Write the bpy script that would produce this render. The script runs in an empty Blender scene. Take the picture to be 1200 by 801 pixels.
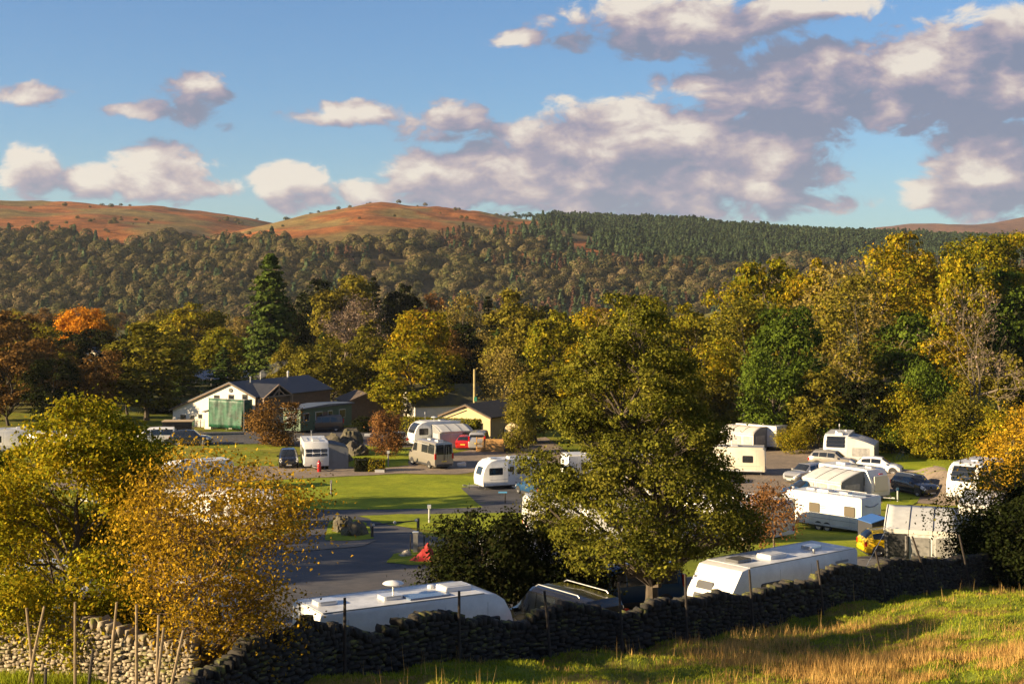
import bpy, bmesh, math, random
import numpy as np
from mathutils import Vector, Matrix

SC = bpy.context.scene
COL = SC.collection
R = math.radians
rng = np.random.default_rng(7)
random.seed(7)

# ------------------------------------------------------------------ camera, sun, sky, exposure
F = 1667.0            # focal length in photo pixels (photo 1200 x 801)
HOR = 330.0           # row of the horizon
cam = bpy.data.cameras.new('camera')
cam.sensor_width = 36; cam.lens = 50; cam.clip_start = 0.3; cam.clip_end = 12000
cam.shift_y = -(400.5 - HOR) / 1200.0
camo = bpy.data.objects.new('camera', cam); COL.objects.link(camo)
camo.location = (0, 0, 0); camo.rotation_euler = (R(90), 0, 0)
SC.camera = camo

SUN_EL = R(16.5)
SUN_H = Vector((-0.955, -0.295, 0)).normalized()          # horizontal direction towards the sun
SUN_DIR = Vector((SUN_H.x * math.cos(SUN_EL), SUN_H.y * math.cos(SUN_EL), math.sin(SUN_EL)))
sun = bpy.data.lights.new('sun', 'SUN'); sun.energy = 5.0; sun.angle = R(0.53); sun.color = (1.0, 0.77, 0.46)
suno = bpy.data.objects.new('sun', sun); COL.objects.link(suno)
suno.rotation_euler = (-SUN_DIR).to_track_quat('-Z', 'Y').to_euler()
suno.location = (-60, -30, 60)

SC.view_settings.view_transform = 'Standard'
SC.view_settings.look = 'None'
SC.view_settings.exposure = 1.6
SC.view_settings.gamma = 1.0
SC.cycles.max_bounces = 4
SC.cycles.diffuse_bounces = 2
SC.cycles.glossy_bounces = 2
SC.cycles.transmission_bounces = 2
SC.cycles.volume_bounces = 0
SC.cycles.transparent_max_bounces = 8

# ---- node helpers
class NT:
    def __init__(s, tree): s.t = tree; s.n = tree.nodes; s.l = tree.links
    def node(s, typ, **kw):
        n = s.n.new(typ)
        for k, v in kw.items(): setattr(n, k, v)
        return n
    def set(s, sock, v):
        if hasattr(v, 'is_output') or isinstance(v, bpy.types.NodeSocket): s.l.new(v, sock)
        else: sock.default_value = v
    def math(s, op, a, b=None, c=None, clamp=False):
        n = s.node('ShaderNodeMath', operation=op); n.use_clamp = clamp
        s.set(n.inputs[0], a)
        if b is not None: s.set(n.inputs[1], b)
        if c is not None: s.set(n.inputs[2], c)
        return n.outputs[0]
    def vmath(s, op, a, b=None):
        n = s.node('ShaderNodeVectorMath', operation=op); s.set(n.inputs[0], a)
        if b is not None: s.set(n.inputs[1], b)
        return n.outputs[0]
    def mapr(s, v, a, b, c=0.0, d=1.0, smooth=False):
        n = s.node('ShaderNodeMapRange')
        if smooth: n.interpolation_type = 'SMOOTHSTEP'
        s.set(n.inputs[0], v); s.set(n.inputs[1], a); s.set(n.inputs[2], b); s.set(n.inputs[3], c); s.set(n.inputs[4], d)
        return n.outputs[0]
    def mix(s, f, a, b, blend='MIX'):
        n = s.node('ShaderNodeMix', data_type='RGBA', blend_type=blend)
        s.set(n.inputs[0], f); s.set(n.inputs[6], a); s.set(n.inputs[7], b)
        return n.outputs[2]
    def noise(s, vec, scale, detail=3, rough=0.5, dist=0.0):
        n = s.node('ShaderNodeTexNoise'); 
        if vec is not None: s.set(n.inputs['Vector'], vec)
        n.inputs['Scale'].default_value = scale; n.inputs['Detail'].default_value = detail
        n.inputs['Roughness'].default_value = rough; n.inputs['Distortion'].default_value = dist
        return n.outputs[0]
    def ramp(s, f, stops):
        n = s.node('ShaderNodeValToRGB'); s.set(n.inputs[0], f)
        e = n.color_ramp.elements
        while len(e) < len(stops): e.new(0.5)
        for i, (p, c) in enumerate(stops):
            e[i].position = p; e[i].color = (c[0], c[1], c[2], 1)
        return n.outputs[0]
def C4(c): return (c[0], c[1], c[2], 1.0)

# ---- sky: Nishita with procedural clouds by azimuth and elevation
world = bpy.data.worlds.new('World'); SC.world = world; world.use_nodes = True
w = NT(world.node_tree); w.n.clear()
sky = w.node('ShaderNodeTexSky', sky_type='NISHITA'); sky.sun_disc = False
sky.sun_elevation = SUN_EL; sky.sun_rotation = math.atan2(SUN_H.x, SUN_H.y)
sky.air_density = 1.0; sky.dust_density = 0.35; sky.ozone_density = 2.2; sky.altitude = 200
tc = w.node('ShaderNodeTexCoord')
sep = w.node('ShaderNodeSeparateXYZ'); w.l.new(tc.outputs['Generated'], sep.inputs[0])
az = w.math('ARCTAN2', sep.outputs[0], sep.outputs[1])
el = w.math('ARCSINE', sep.outputs[2])
CLOUDS = [(40,204,34,25,.9),(108,211,40,20,.9),(186,206,58,30,1.0),(245,221,34,12,.7),(222,118,44,24,.72),(160,131,44,8,.5),
 (412,132,66,14,.75),(530,146,62,22,.65),(350,219,44,24,.85),(438,226,42,16,.75),(520,211,66,34,.95),(620,200,74,44,.95),
 (745,185,150,60,1.25),(890,188,84,60,1.25),(680,215,90,34,1.0),(760,236,170,18,.7),(800,30,120,34,1.0),(700,46,60,13,.7),(905,12,110,16,.8),(612,46,30,8,.4),
 (960,100,145,44,1.1),(1130,92,150,52,1.3),(1160,158,60,30,.9),(1148,212,66,38,1.05),(890,243,80,10,.6),(262,148,12,6,.4),(1180,60,80,40,1.1),(40,112,36,9,.3)]
grp = bpy.data.node_groups.new('cloud_density', 'ShaderNodeTree')
grp.interface.new_socket('az', in_out='INPUT', socket_type='NodeSocketFloat')
grp.interface.new_socket('el', in_out='INPUT', socket_type='NodeSocketFloat')
grp.interface.new_socket('d', in_out='OUTPUT', socket_type='NodeSocketFloat')
g = NT(grp); gi = g.node('NodeGroupInput'); go = g.node('NodeGroupOutput')
acc = None
for (cx, cy, rx, ry, amp) in CLOUDS:
    ca = math.atan((cx - 600) / F); ce = math.atan((HOR - cy) / F * math.cos(ca))
    a = g.math('MULTIPLY', g.math('SUBTRACT', gi.outputs[0], ca), F / (rx * 1.25))
    b = g.math('MULTIPLY', g.math('SUBTRACT', gi.outputs[1], ce), F / (ry * 1.25))
    q = g.math('ADD', g.math('MULTIPLY', a, a), g.math('MULTIPLY', b, b))
    v = g.math('MULTIPLY', g.math('SUBTRACT', 1.0, q), amp)
    acc = v if acc is None else g.node('ShaderNodeMath', operation='SMOOTH_MAX')
    if acc is not v:
        n = acc; g.l.new(prev, n.inputs[0]); g.l.new(v, n.inputs[1]); n.inputs[2].default_value = 0.25; acc = n.outputs[0]
    prev = acc
acc = g.math('MAXIMUM', acc, -1.2)
cv = g.node('ShaderNodeCombineXYZ'); g.l.new(gi.outputs[0], cv.inputs[0])
g.l.new(g.math('MULTIPLY', gi.outputs[1], 1.7), cv.inputs[1])
big = g.noise(cv.outputs[0], 9, 3, 0.5)
inframe = g.math('MULTIPLY', g.mapr(g.math('ABSOLUTE', gi.outputs[0]), .36, .5, 1, 0), g.mapr(gi.outputs[1], .24, .36, 1, 0))
gen = g.mapr(big, 0.42, 0.62, -1.0, 0.8)
base = g.math('ADD', g.math('MULTIPLY', acc, inframe), g.math('MULTIPLY', gen, g.math('SUBTRACT', 1.0, inframe)))
fb = g.noise(cv.outputs[0], 26, 12, 0.60, 0.35)
d = g.math('ADD', base, g.math('MULTIPLY', g.math('SUBTRACT', fb, 0.5), 3.4))
g.l.new(d, go.inputs[0])
def cdens(a, e):
    n = w.node('ShaderNodeGroup'); n.node_tree = grp; w.set(n.inputs[0], a); w.set(n.inputs[1], e); return n.outputs[0]
d0 = cdens(az, el)
d1 = cdens(w.math('ADD', az, -0.010), w.math('ADD', el, 0.018))
mask = w.mapr(d0, -0.08, 0.44, 0, 0.97, True)
cvw = w.node('ShaderNodeCombineXYZ'); w.l.new(az, cvw.inputs[0]); w.l.new(w.math('MULTIPLY', el, 1.8), cvw.inputs[1])
lump = w.noise(cvw.outputs[0], 13, 4, 0.55)
lit = w.math('ADD', w.math('MULTIPLY', w.math('SUBTRACT', d0, d1), 0.60), w.mapr(lump, .42, .64, -0.02, 0.50))
lit = w.math('ADD', lit, w.mapr(el, 0.04, 0.15, 0.18, -0.20))
hi = w.math('MULTIPLY', w.mapr(el, .095, .115, 0, .42), w.mapr(az, .0, .05, 1, 0))     # the high clouds on the left are mauve
lit = w.math('ADD', w.math('SUBTRACT', lit, hi), 0.12, clamp=True)
ccol = w.ramp(lit, [(0.0, (.22,.26,.38)), (.32, (.36,.33,.43)), (.62, (.58,.49,.50)), (1.0, (.88,.80,.70))])
bg1 = w.node('ShaderNodeBackground'); bg1.inputs[1].default_value = 0.044
tint = w.mix(1.0, sky.outputs[0], (0.60, 0.84, 1.12, 1), 'MULTIPLY')
w.l.new(tint, bg1.inputs[0])
bg2 = w.node('ShaderNodeBackground'); bg2.inputs[1].default_value = 0.315; w.l.new(ccol, bg2.inputs[0])
ms = w.node('ShaderNodeMixShader'); w.l.new(mask, ms.inputs[0]); w.l.new(bg1.outputs[0], ms.inputs[1]); w.l.new(bg2.outputs[0], ms.inputs[2])
wo = w.node('ShaderNodeOutputWorld'); w.l.new(ms.outputs[0], wo.inputs[0])

# ------------------------------------------------------------------ materials
MATS = {}
def mat(name, col, rough=0.6, metal=0.0, var=0.0, vscale=3.0, bump=0.0, bscale=20.0, col2=None, spec=0.5, coat=0.0, mott=0.0):
    if name in MATS: return MATS[name]
    m = bpy.data.materials.new(name); m.use_nodes = True; t = NT(m.node_tree)
    b = t.n['Principled BSDF']; b.inputs['Roughness'].default_value = rough; b.inputs['Metallic'].default_value = metal
    b.inputs['Specular IOR Level'].default_value = spec; b.inputs['Coat Weight'].default_value = coat
    tcn = t.node('ShaderNodeTexCoord')
    if var > 0 or col2:
        nz = t.noise(tcn.outputs['Object'], vscale, 5, 0.6)
        c2 = col2 if col2 else tuple(max(0, c * (1 - var)) for c in col)
        c = t.mix(t.mapr(nz, .35, .65), C4(col), C4(c2)); t.l.new(c, b.inputs['Base Color'])
    else: b.inputs['Base Color'].default_value = C4(col)
    if mott > 0 and b.inputs['Base Color'].is_linked:
        c0 = b.inputs['Base Color'].links[0].from_socket
        for sc_, k_ in ((2.2, 1.0), (9.0, .8), (.12, .9)):
            c0 = t.mix(1.0, c0, t.ramp(t.noise(tcn.outputs['Object'], sc_, 5, .65), [(.3, (1 - mott*k_,)*3), (.7, (1 + mott*k_,)*3)]), 'MULTIPLY')
        t.l.new(c0, b.inputs['Base Color'])
    if bump > 0:
        bn = t.node('ShaderNodeBump'); bn.inputs['Strength'].default_value = bump; bn.inputs['Distance'].default_value = 0.05
        t.l.new(t.noise(tcn.outputs['Object'], bscale, 4, 0.6), bn.inputs['Height']); t.l.new(bn.outputs[0], b.inputs['Normal'])
    MATS[name] = m; return m

def leafmat(name, stops, trans=0.35, patch=0.25, pscale=0.6, vary=0.25, spk=1.0, gain=1.55):
    """leaf colours: random per leaf, per tree and in soft patches"""
    m = bpy.data.materials.new(name); m.use_nodes = True; t = NT(m.node_tree); t.n.clear()
    ge = t.node('ShaderNodeNewGeometry'); oi = t.node('ShaderNodeObjectInfo'); tcn = t.node('ShaderNodeTexCoord')
    nz = t.noise(tcn.outputs['Object'], pscale, 3, 0.5)
    f = t.math('MULTIPLY', ge.outputs['Random Per Island'], 1 - patch - vary)
    f = t.math('ADD', f, t.mapr(nz, .3, .7, 0, patch)); f = t.math('ADD', f, t.math('MULTIPLY', oi.outputs['Random'], vary))
    stops = [tuple(min(.8, k_ * gain) for k_ in c) for c in stops]
    n = len(stops); col = t.ramp(f, [(i / max(1, n - 1) * 0.9 + 0.05, c) for i, c in enumerate(stops)])
    br = t.math('MULTIPLY', t.math('FRACT', t.math('MULTIPLY', ge.outputs['Random Per Island'], 37.7)), 0.7)
    col = t.mix(1.0, col, t.ramp(t.math('ADD', br, 0.15), [(0, (.875 - .425*spk,)*3), (1, (.875 + .425*spk,)*3)]), 'MULTIPLY')
    df = t.node('ShaderNodeBsdfDiffuse'); tr = t.node('ShaderNodeBsdfTranslucent'); t.l.new(col, df.inputs[0]); t.l.new(col, tr.inputs[0])
    mx = t.node('ShaderNodeMixShader'); mx.inputs[0].default_value = trans; t.l.new(df.outputs[0], mx.inputs[1]); t.l.new(tr.outputs[0], mx.inputs[2])
    gl = t.node('ShaderNodeBsdfGlossy'); gl.inputs['Roughness'].default_value = 0.5; t.l.new(col, gl.inputs[0])
    mx2 = t.node('ShaderNodeMixShader'); mx2.inputs[0].default_value = 0.06; t.l.new(mx.outputs[0], mx2.inputs[1]); t.l.new(gl.outputs[0], mx2.inputs[2])
    o = t.node('ShaderNodeOutputMaterial'); t.l.new(mx2.outputs[0], o.inputs[0])
    MATS[name] = m; return m

WHITE = mat('white_gelcoat', (.72,.71,.69), .30, var=.16, vscale=1.2, coat=.2, mott=.05)
CREAMP = mat('cream_panel', (.66,.60,.47), .4, var=.15, vscale=1.0)
GREYP = mat('light_grey_panel', (.42,.43,.44), .4, var=.15)
ROOFW = mat('caravan_roof', (.60,.61,.62), .35, var=.3, vscale=1.5, mott=.10)
GLASS = mat('dark_glass', (.015,.018,.022), .06, spec=.8)
GLASSG = mat('grey_glass', (.10,.10,.10), .12, spec=.7)
RUB = mat('black_rubber', (.015,.015,.015), .7)
TRIM = mat('dark_trim', (.03,.03,.032), .5)
STEEL = mat('galvanised_steel', (.45,.45,.44), .45, .6, var=.3)
RIM = mat('alloy_rim', (.5,.5,.5), .35, .8)
REDL = mat('red_lamp', (.45,.01,.01), .2)
HEADL = mat('lamp_glass', (.6,.6,.6), .12, .3)
ORANGE = mat('orange_marker', (.75,.22,.03), .4)
STRIPE = mat('grey_stripe', (.25,.26,.28), .4)
YPLATE = mat('yellow_plate', (.7,.5,.05), .5)
WOODP = mat('weathered_post', (.045,.034,.025), .85, var=.4, vscale=6, bump=.4, bscale=30)
BARK = mat('bark', (.085,.065,.045), .9, var=.45, vscale=4, bump=.6, bscale=12)
BARKP = mat('pale_bark', (.19,.15,.105), .9, var=.5, vscale=3, bump=.5, bscale=10)
TWIG = mat('twig_bark', (.16,.10,.06), .85, var=.3)
FABG = mat('grey_awning_fabric', (.20,.205,.215), .8, var=.15, vscale=2)
FABL = mat('light_awning_fabric', (.50,.50,.48), .75, var=.15, vscale=2)
FABW = mat('cream_awning_fabric', (.60,.56,.50), .75, var=.12, vscale=2)
FABN = mat('translucent_awning_window', (.38,.37,.36), .35, var=.35, vscale=3)
SLATE = mat('slate_roof', (.035,.037,.045), .55, var=.4, vscale=2, bump=.3, bscale=8)
RENDERW = mat('white_render', (.66,.62,.54), .85, var=.12, vscale=1.5, bump=.1)
TIMBER = mat('brown_timber', (.16,.10,.06), .8, var=.3)
PINE = mat('new_pine_boards', (.48,.26,.08), .7, var=.2, vscale=4)

# ------------------------------------------------------------------ mesh helpers
class MB:
    def __init__(s): s.v = []; s.f = []
    def add(s, vs, fs):
        o = len(s.v); s.v.extend([tuple(v) for v in vs]); s.f.extend([tuple(i + o for i in f) for f in fs]); return s
    def box(s, c, sz, rz=0.0, M=None):
        x, y, z = sz[0] / 2, sz[1] / 2, sz[2] / 2
        vs = [Vector((a * x, b * y, d * z)) for d in (-1, 1) for b in (-1, 1) for a in (-1, 1)]
        m = Matrix.Rotation(rz, 3, 'Z') if M is None else M
        vs = [m @ v + Vector(c) for v in vs]
        return s.add(vs, [(0,2,3,1),(4,5,7,6),(0,1,5,4),(2,6,7,3),(0,4,6,2),(1,3,7,5)])
    def tube(s, pts, rad, n=6, cap=True):
        pts = [Vector(p) for p in pts]
        if not hasattr(rad, '__len__'): rad = [rad] * len(pts)
        o = len(s.v); prev = None
        for i, p in enumerate(pts):
            t = (pts[min(i + 1, len(pts) - 1)] - pts[max(i - 1, 0)])
            t = t.normalized() if t.length > 1e-9 else Vector((0, 0, 1))
            if prev is None: a = t.orthogonal().normalized()
            else:
                a = prev - t * prev.dot(t); a = a.normalized() if a.length > 1e-6 else t.orthogonal().normalized()
            prev = a; b = t.cross(a)
            for k in range(n):
                an = 2 * math.pi * k / n; s.v.append(tuple(p + (a * math.cos(an) + b * math.sin(an)) * rad[i]))
        for i in range(len(pts) - 1):
            for k in range(n):
                s.f.append((o + i * n + k, o + i * n + (k + 1) % n, o + (i + 1) * n + (k + 1) % n, o + (i + 1) * n + k))
        if cap:
            s.f.append(tuple(o + k for k in reversed(range(n)))); s.f.append(tuple(o + (len(pts) - 1) * n + k for k in range(n)))
        return s
    def lathe(s, prof, c, axis='Z', n=16):
        o = len(s.v)
        for (r, h) in prof:
            for k in range(n):
                a = 2 * math.pi * k / n; x, y = r * math.cos(a), r * math.sin(a)
                p = (x, y, h) if axis == 'Z' else ((x, h, y) if axis == 'Y' else (h, x, y))
                s.v.append((p[0] + c[0], p[1] + c[1], p[2] + c[2]))
        for i in range(len(prof) - 1):
            for k in range(n): s.f.append((o + i*n + k, o + i*n + (k+1) % n, o + (i+1)*n + (k+1) % n, o + (i+1)*n + k))
        return s
    def prism(s, prof, y0, y1, inset=0.05, ch=0.05):
        """profile in XZ extruded along Y with chamfered ends"""
        n = len(prof); cx = sum(p[0] for p in prof) / n; cz = sum(p[1] for p in prof) / n
        def ins(d):
            out = []
            for i in range(n):
                p0, p1, p2 = prof[i-1], prof[i], prof[(i+1) % n]
                t = Vector((p2[0]-p0[0], p2[1]-p0[1]));
                if t.length < 1e-9: out.append(p1); continue
                t.normalize(); nn = Vector((-t.y, t.x))
                if nn.dot(Vector((cx - p1[0], cz - p1[1]))) < 0: nn = -nn
                out.append((p1[0] + nn.x * d, p1[1] + nn.y * d))
            return out
        rings = [(y0, ins(inset)), (y0 + ch * .3, ins(inset * .3)), (y0 + ch, prof), (y1 - ch, prof), (y1 - ch * .3, ins(inset * .3)), (y1, ins(inset))]
        o = len(s.v)
        for y, pr in rings: s.v.extend([(p[0], y, p[1]) for p in pr])
        for i in range(len(rings) - 1):
            for k in range(n): s.f.append((o + i*n + k, o + (i+1)*n + k, o + (i+1)*n + (k+1) % n, o + i*n + (k+1) % n))
        s.f.append(tuple(o + k for k in range(n))); s.f.append(tuple(o + (len(rings)-1)*n + k for k in reversed(range(n))))
        return s
    def panel(s, c, u, v, hu, hv, th=0.02, rnd=0.06):
        """rounded rectangular slab centred at c, half sizes hu hv along unit u v, proud by th along u x v"""
        c, u, v = Vector(c), Vector(u).normalized(), Vector(v).normalized(); n = u.cross(v)
        pts = []
        for (sx, sy, a0) in ((1,1,0),(-1,1,90),(-1,-1,180),(1,-1,270)):
            for k in range(3):
                a = R(a0 + 45 * k); pts.append((sx * (hu - rnd) + rnd * math.cos(a), sy * (hv - rnd) + rnd * math.sin(a)))
        m = len(pts); o = len(s.v)
        for off, sh in ((-th * .5, 1), (th * .6, 1), (th, .97)):
            for (a, b) in pts: s.v.append(tuple(c + u * a * sh + v * b * sh + n * off))
        for i in range(2):
            for k in range(m): s.f.append((o + i*m + k, o + i*m + (k+1) % m, o + (i+1)*m + (k+1) % m, o + (i+1)*m + k))
        s.f.append(tuple(o + 2*m + k for k in range(m))); return s
    def mesh(s, name, m, smooth=False):
        me = bpy.data.meshes.new(name); me.from_pydata(s.v, [], s.f); me.materials.append(m)
        if smooth:
            me.polygons.foreach_set('use_smooth', [True] * len(me.polygons))
            me.set_sharp_from_angle(angle=R(38))
        me.update(); return me
    def build(s, name, m, parent=None, smooth=False, label=None):
        o = bpy.data.objects.new(name, s.mesh(name, m, smooth)); COL.objects.link(o)
        if parent: o.parent = parent
        if label: o['label'] = label
        return o

def tag(o, label=None, cat=None, group=None, kind=None):
    if label: o['label'] = label
    if cat: o['category'] = cat
    if group: o['group'] = group
    if kind: o['kind'] = kind
    return o
def thing(name, label, cat, loc=(0,0,0), rz=0.0, group=None):
    o = bpy.data.objects.new(name, None); COL.objects.link(o); o.location = loc; o.rotation_euler = (0, 0, rz)
    o.empty_display_size = 0.3
    return tag(o, label, cat, group)
def link_mesh(name, me, parent=None, material=None):
    o = bpy.data.objects.new(name, me); COL.objects.link(o)
    if parent: o.parent = parent
    if material:
        o.material_slots[0].link = 'OBJECT'; o.material_slots[0].material = material
    return o
def np_mesh(name, verts, faces, m, smooth=False):
    """verts (n,3), faces (k,4) or (k,3) numpy"""
    me = bpy.data.meshes.new(name); nv, (nf, k) = len(verts), faces.shape
    me.vertices.add(nv); me.vertices.foreach_set('co', np.ascontiguousarray(verts, dtype=np.float32).ravel())
    me.loops.add(nf * k); me.loops.foreach_set('vertex_index', np.ascontiguousarray(faces, dtype=np.int32).ravel())
    me.polygons.add(nf); me.polygons.foreach_set('loop_start', np.arange(0, nf * k, k, dtype=np.int32))
    me.polygons.foreach_set('loop_total', np.full(nf, k, dtype=np.int32))
    if smooth: me.polygons.foreach_set('use_smooth', np.ones(nf, dtype=bool))
    me.materials.append(m); me.update(calc_edges=True); return me

# ------------------------------------------------------------------ the lie of the land
def vnoise(x, y, seed=0):
    """smooth value noise, numpy"""
    x = np.asarray(x, float); y = np.asarray(y, float)
    xi = np.floor(x).astype(np.int64); yi = np.floor(y).astype(np.int64); xf = x - xi; yf = y - yi
    def h(a, b):
        n = (a * 374761393 + b * 668265263 + seed * 974634777) & 0x7fffffff
        n = ((n ^ (n >> 13)) * 1274126177) & 0x7fffffff
        return ((n ^ (n >> 16)) & 0xffff) / 65535.0
    sx = xf * xf * (3 - 2 * xf); sy = yf * yf * (3 - 2 * yf)
    return (h(xi, yi) * (1 - sx) + h(xi + 1, yi) * sx) * (1 - sy) + (h(xi, yi + 1) * (1 - sx) + h(xi + 1, yi + 1) * sx) * sy
def fbm(x, y, o=4, seed=0):
    r = 0; a = 1; t = 0
    for i in range(o): r = r + a * vnoise(x * 2**i, y * 2**i, seed + i); t += a; a *= .5
    return r / t
def sst(a, b, x): 
    t = np.clip((x - a) / (b - a), 0, 1); return t * t * (3 - 2 * t)

def WP(px, Y): return ((px - 600) / F * Y, Y)
MAINW = [WP(-60, 22), WP(60, 26.5), WP(160, 29.5), WP(240, 32.5), WP(400, 38), WP(600, 43), WP(800, 47), WP(950, 52), WP(1100, 59), WP(1190, 64), WP(1290, 70), WP(1400, 77)]
LITW = [WP(-140, 40), WP(0, 37.5), WP(100, 36.2), WP(232, 34.2)]
mwx = np.array([p[0] for p in MAINW]); mwy = np.array([p[1] for p in MAINW])
lwx = np.array([p[0] for p in LITW]); lwy = np.array([p[1] for p in LITW])
FY = ([-60, 0, 25, 32.5, 38, 43, 47, 52, 59, 64, 90], [12, -1.75, -7.8, -9.65, -10.5, -11.45, -11.9, -12.3, -13.1, -13.5, -15.6])
CY = ([20, 38, 45, 50, 57, 63, 72, 85, 98, 115, 135, 180, 250, 300, 600, 900, 2000, 6000], [-9.5, -12.1, -12.9, -13.2, -13.65, -14.75, -15.2, -16.1, -17.2, -17.9, -18.0, -18.2, -19, -20, -26, -30, -34, -40])
def ridge(X, Y, Yr, rows, Yf, fall=0.12):
    px = [r[0] for r in rows]; Xr = [(p - 600) / F * Yr for p in px]; Zr = [(HOR - r[1]) / F * Yr for r in rows]
    zr = np.interp(X, Xr, Zr); zf = -33.0
    t = np.clip((Y - Yf) / (Yr - Yf), 0, 1); up = zf + (zr - zf) * np.sin(t * math.pi / 2) ** 1.15
    return np.where(Y <= Yr, up, zr - (Y - Yr) * fall)
R1 = [(-900,236),(-400,240),(0,243),(50,241),(130,243),(180,247),(215,246),(240,250),(300,257),(330,264),(420,285),(600,330),(700,380)]
R2 = [(200,330),(280,280),(320,268),(360,257),(400,247),(450,241),(520,246),(580,254),(640,264),(720,280),(860,310),(1000,345),(1100,380)]
R3 = [(300,330),(430,285),(520,268),(580,262),(640,261),(700,263),(780,268),(860,275),(960,280),(1030,283),(1200,288),(1500,300),(2200,320)]
R4 = [(800,300),(980,275),(1030,267),(1060,263),(1100,265),(1140,263),(1165,261),(1200,253),(1260,245),(1400,238),(2200,225)]
def height(X, Y, detail=True):
    X = np.asarray(X, float); Y = np.asarray(Y, float)
    zf = np.interp(Y, *FY); zc = np.interp(Y, *CY)
    # field: rises on the right
    zf = zf + 1.25 * sst(8, 19, X) * sst(64, 44, Y)
    zf = zf - 1.5 * sst(-3, -8.5, X) * sst(35, 29, Y)
    xw = np.interp(Y, mwy, mwx); dm = (xw - X) * 0.70                       # >0: camp side of the main wall
    yw = np.interp(X, lwx, lwy); dl = np.where(X < lwx[-1] + 1.0, (Y - yw), 99.0)  # >0 : beyond the lit wall
    wd = 2.2 + 11 * sst(-2.5, -7, X)                                         # the drop behind the wall is gentle at the left
    k = sst(0.2, wd, dm) * sst(0.2, wd, dl)
    k = np.where(Y > 90, 1.0, k)
    z = zf * (1 - k) + zc * k
    if detail:
        hm = (fbm(X * .55, Y * .55, 3, 5) - .5) * .55 + (fbm(X * 1.7, Y * 1.7, 3, 9) - .5) * .40
        z = z + hm * (1 - k) * sst(75, 60, Y) * sst(-5, 10, Y)
    # wooded rise on the right behind the camp
    z = z + 14 * sst(25, 90, X) * sst(150, 260, Y) * sst(900, 500, Y) + 4 * sst(60, 110, X) * sst(90, 160, Y) * sst(900, 400, Y)
    # raised pitch at the right edge
    z = z + 1.7 * sst(34.5, 37.5, X) * sst(92, 100, Y) * sst(135, 125, Y)
    # hills
    far = Y > 850
    if np.any(far):
        n1 = (fbm(X / 130, Y / 130, 5, 21) - .5); n2 = (fbm(X / 40, Y / 40, 4, 33) - .5)
        h = np.maximum.reduce([ridge(X, Y, 1950, R1, 900), ridge(X, Y, 1750, R2, 950), ridge(X, Y, 2150, R3, 1000), ridge(X, Y, 4200, R4, 2500)])
        rel = np.clip((h + 33) / 100, 0, 1.2)
        h = h + n1 * 26 * rel * (1 - 0.6 * rel) + n2 * 6 * rel
        z = np.where(far, np.maximum(z, h), z)
    return z
def hz(x, y): return float(height(np.array([x]), np.array([y]))[0])
_ys = np.concatenate([np.arange(20, 300, .25), np.arange(300, 4500, 4)])
def at(px, row):
    """the ground point seen at a photo pixel"""
    X = (px - 600) / F * _ys; zr = (HOR - row) / F * _ys; zt = height(X, _ys)
    i = int(np.argmax(zt >= zr))
    if i == 0: i = len(_ys) - 1
    return Vector((X[i], _ys[i], zt[i]))
def atY(px, Y):
    x = (px - 600) / F * Y; return Vector((x, Y, hz(x, Y)))

# ------------------------------------------------------------------ ground sheet
def axis(segs):
    out = []
    for a, b, st in segs: out.append(np.arange(a, b, st))
    return np.concatenate(out)
gx = axis([(-4000, -1400, 130), (-1400, -120, 14), (-120, -34, 2.0), (-34, 45, .38), (45, 130, 2.0), (130, 1400, 14), (1400, 4001, 130)])
gy = axis([(-60, 16, 3), (16, 80, .38), (80, 190, 1.0), (190, 300, 2.5), (300, 860, 16), (860, 2400, 12), (2400, 6001, 90)])
GX, GY = np.meshgrid(gx, gy); GZ = height(GX, GY)
nx, ny = len(gx), len(gy)
gv = np.stack([GX.ravel(), GY.ravel(), GZ.ravel()], 1)
ii = (np.arange(ny - 1)[:, None] * nx + np.arange(nx - 1)[None, :]).ravel()
gf = np.stack([ii, ii + 1, ii + nx + 1, ii + nx], 1)

def PX(X, Y): return 600 + F * X / Y
def ROW(Z, Y): return HOR - F * Z / Y
MOORLINE = ([-2000,-300,0,60,100,150,200,240,300,330,380,420,470,520,560,600,640,680,720,3000],
            [   276, 276,274,272,280,288,276,286,282,288,296,292,288,284,280,284,292,302,262,262])
def forest_kind(X, Y, Z):
    """0 open moor, 1 broadleaf, 2 mixed, 3 conifer"""
    px = PX(X, Y); row = ROW(Z, Y)
    n = fbm(X / 90, Y / 90, 4, 71); n2 = fbm(X / 45, Y / 45, 3, 77)
    ml = np.interp(px, *MOORLINE) + (n - .5) * 26
    k = np.where(row > ml, 1, 0)
    mid = (px > 370) & (row > ml)
    k = np.where(mid, np.where(n2 > .5, 2, 1), k)
    k = np.where(mid & (n > .62) & (row < 302) & (px < 700), 0, k)
    con = (px > 640 + (n - .5) * 120) & (row < 312 + (n2 - .5) * 20)
    con = con | ((px > 660) & (row < 270))
    k = np.where(con, 3, k)
    k = np.where((px > 600 + (row - 250) * 1.6) & (px < 650 + (row - 250) * 1.6) & (row > 258) & (row < 300) & (n2 > .42), 0, k)
    k = np.where((px > 838) & (px < 905) & (row > 308) & (row < 320), 4, k)
    return k
far = (GY > 860)
fk = forest_kind(GX, np.maximum(GY, 1), GZ)
cv = np.zeros((ny, nx, 3))
def setc(mask, c): cv[mask] = c
n1 = fbm(GX / 3.0, GY / 3.0, 4, 3); n2 = fbm(GX / 60, GY / 60, 5, 13); n3 = fbm(GX / 18, GY / 18, 4, 15)
def lerp(a, b, t): return np.array(a) * (1 - t[..., None]) + np.array(b) * t[..., None]
cv[:] = lerp((.15, .19, .018), (.19, .19, .03), sst(.4, .65, n1))
nearf = GY < 82
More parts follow.
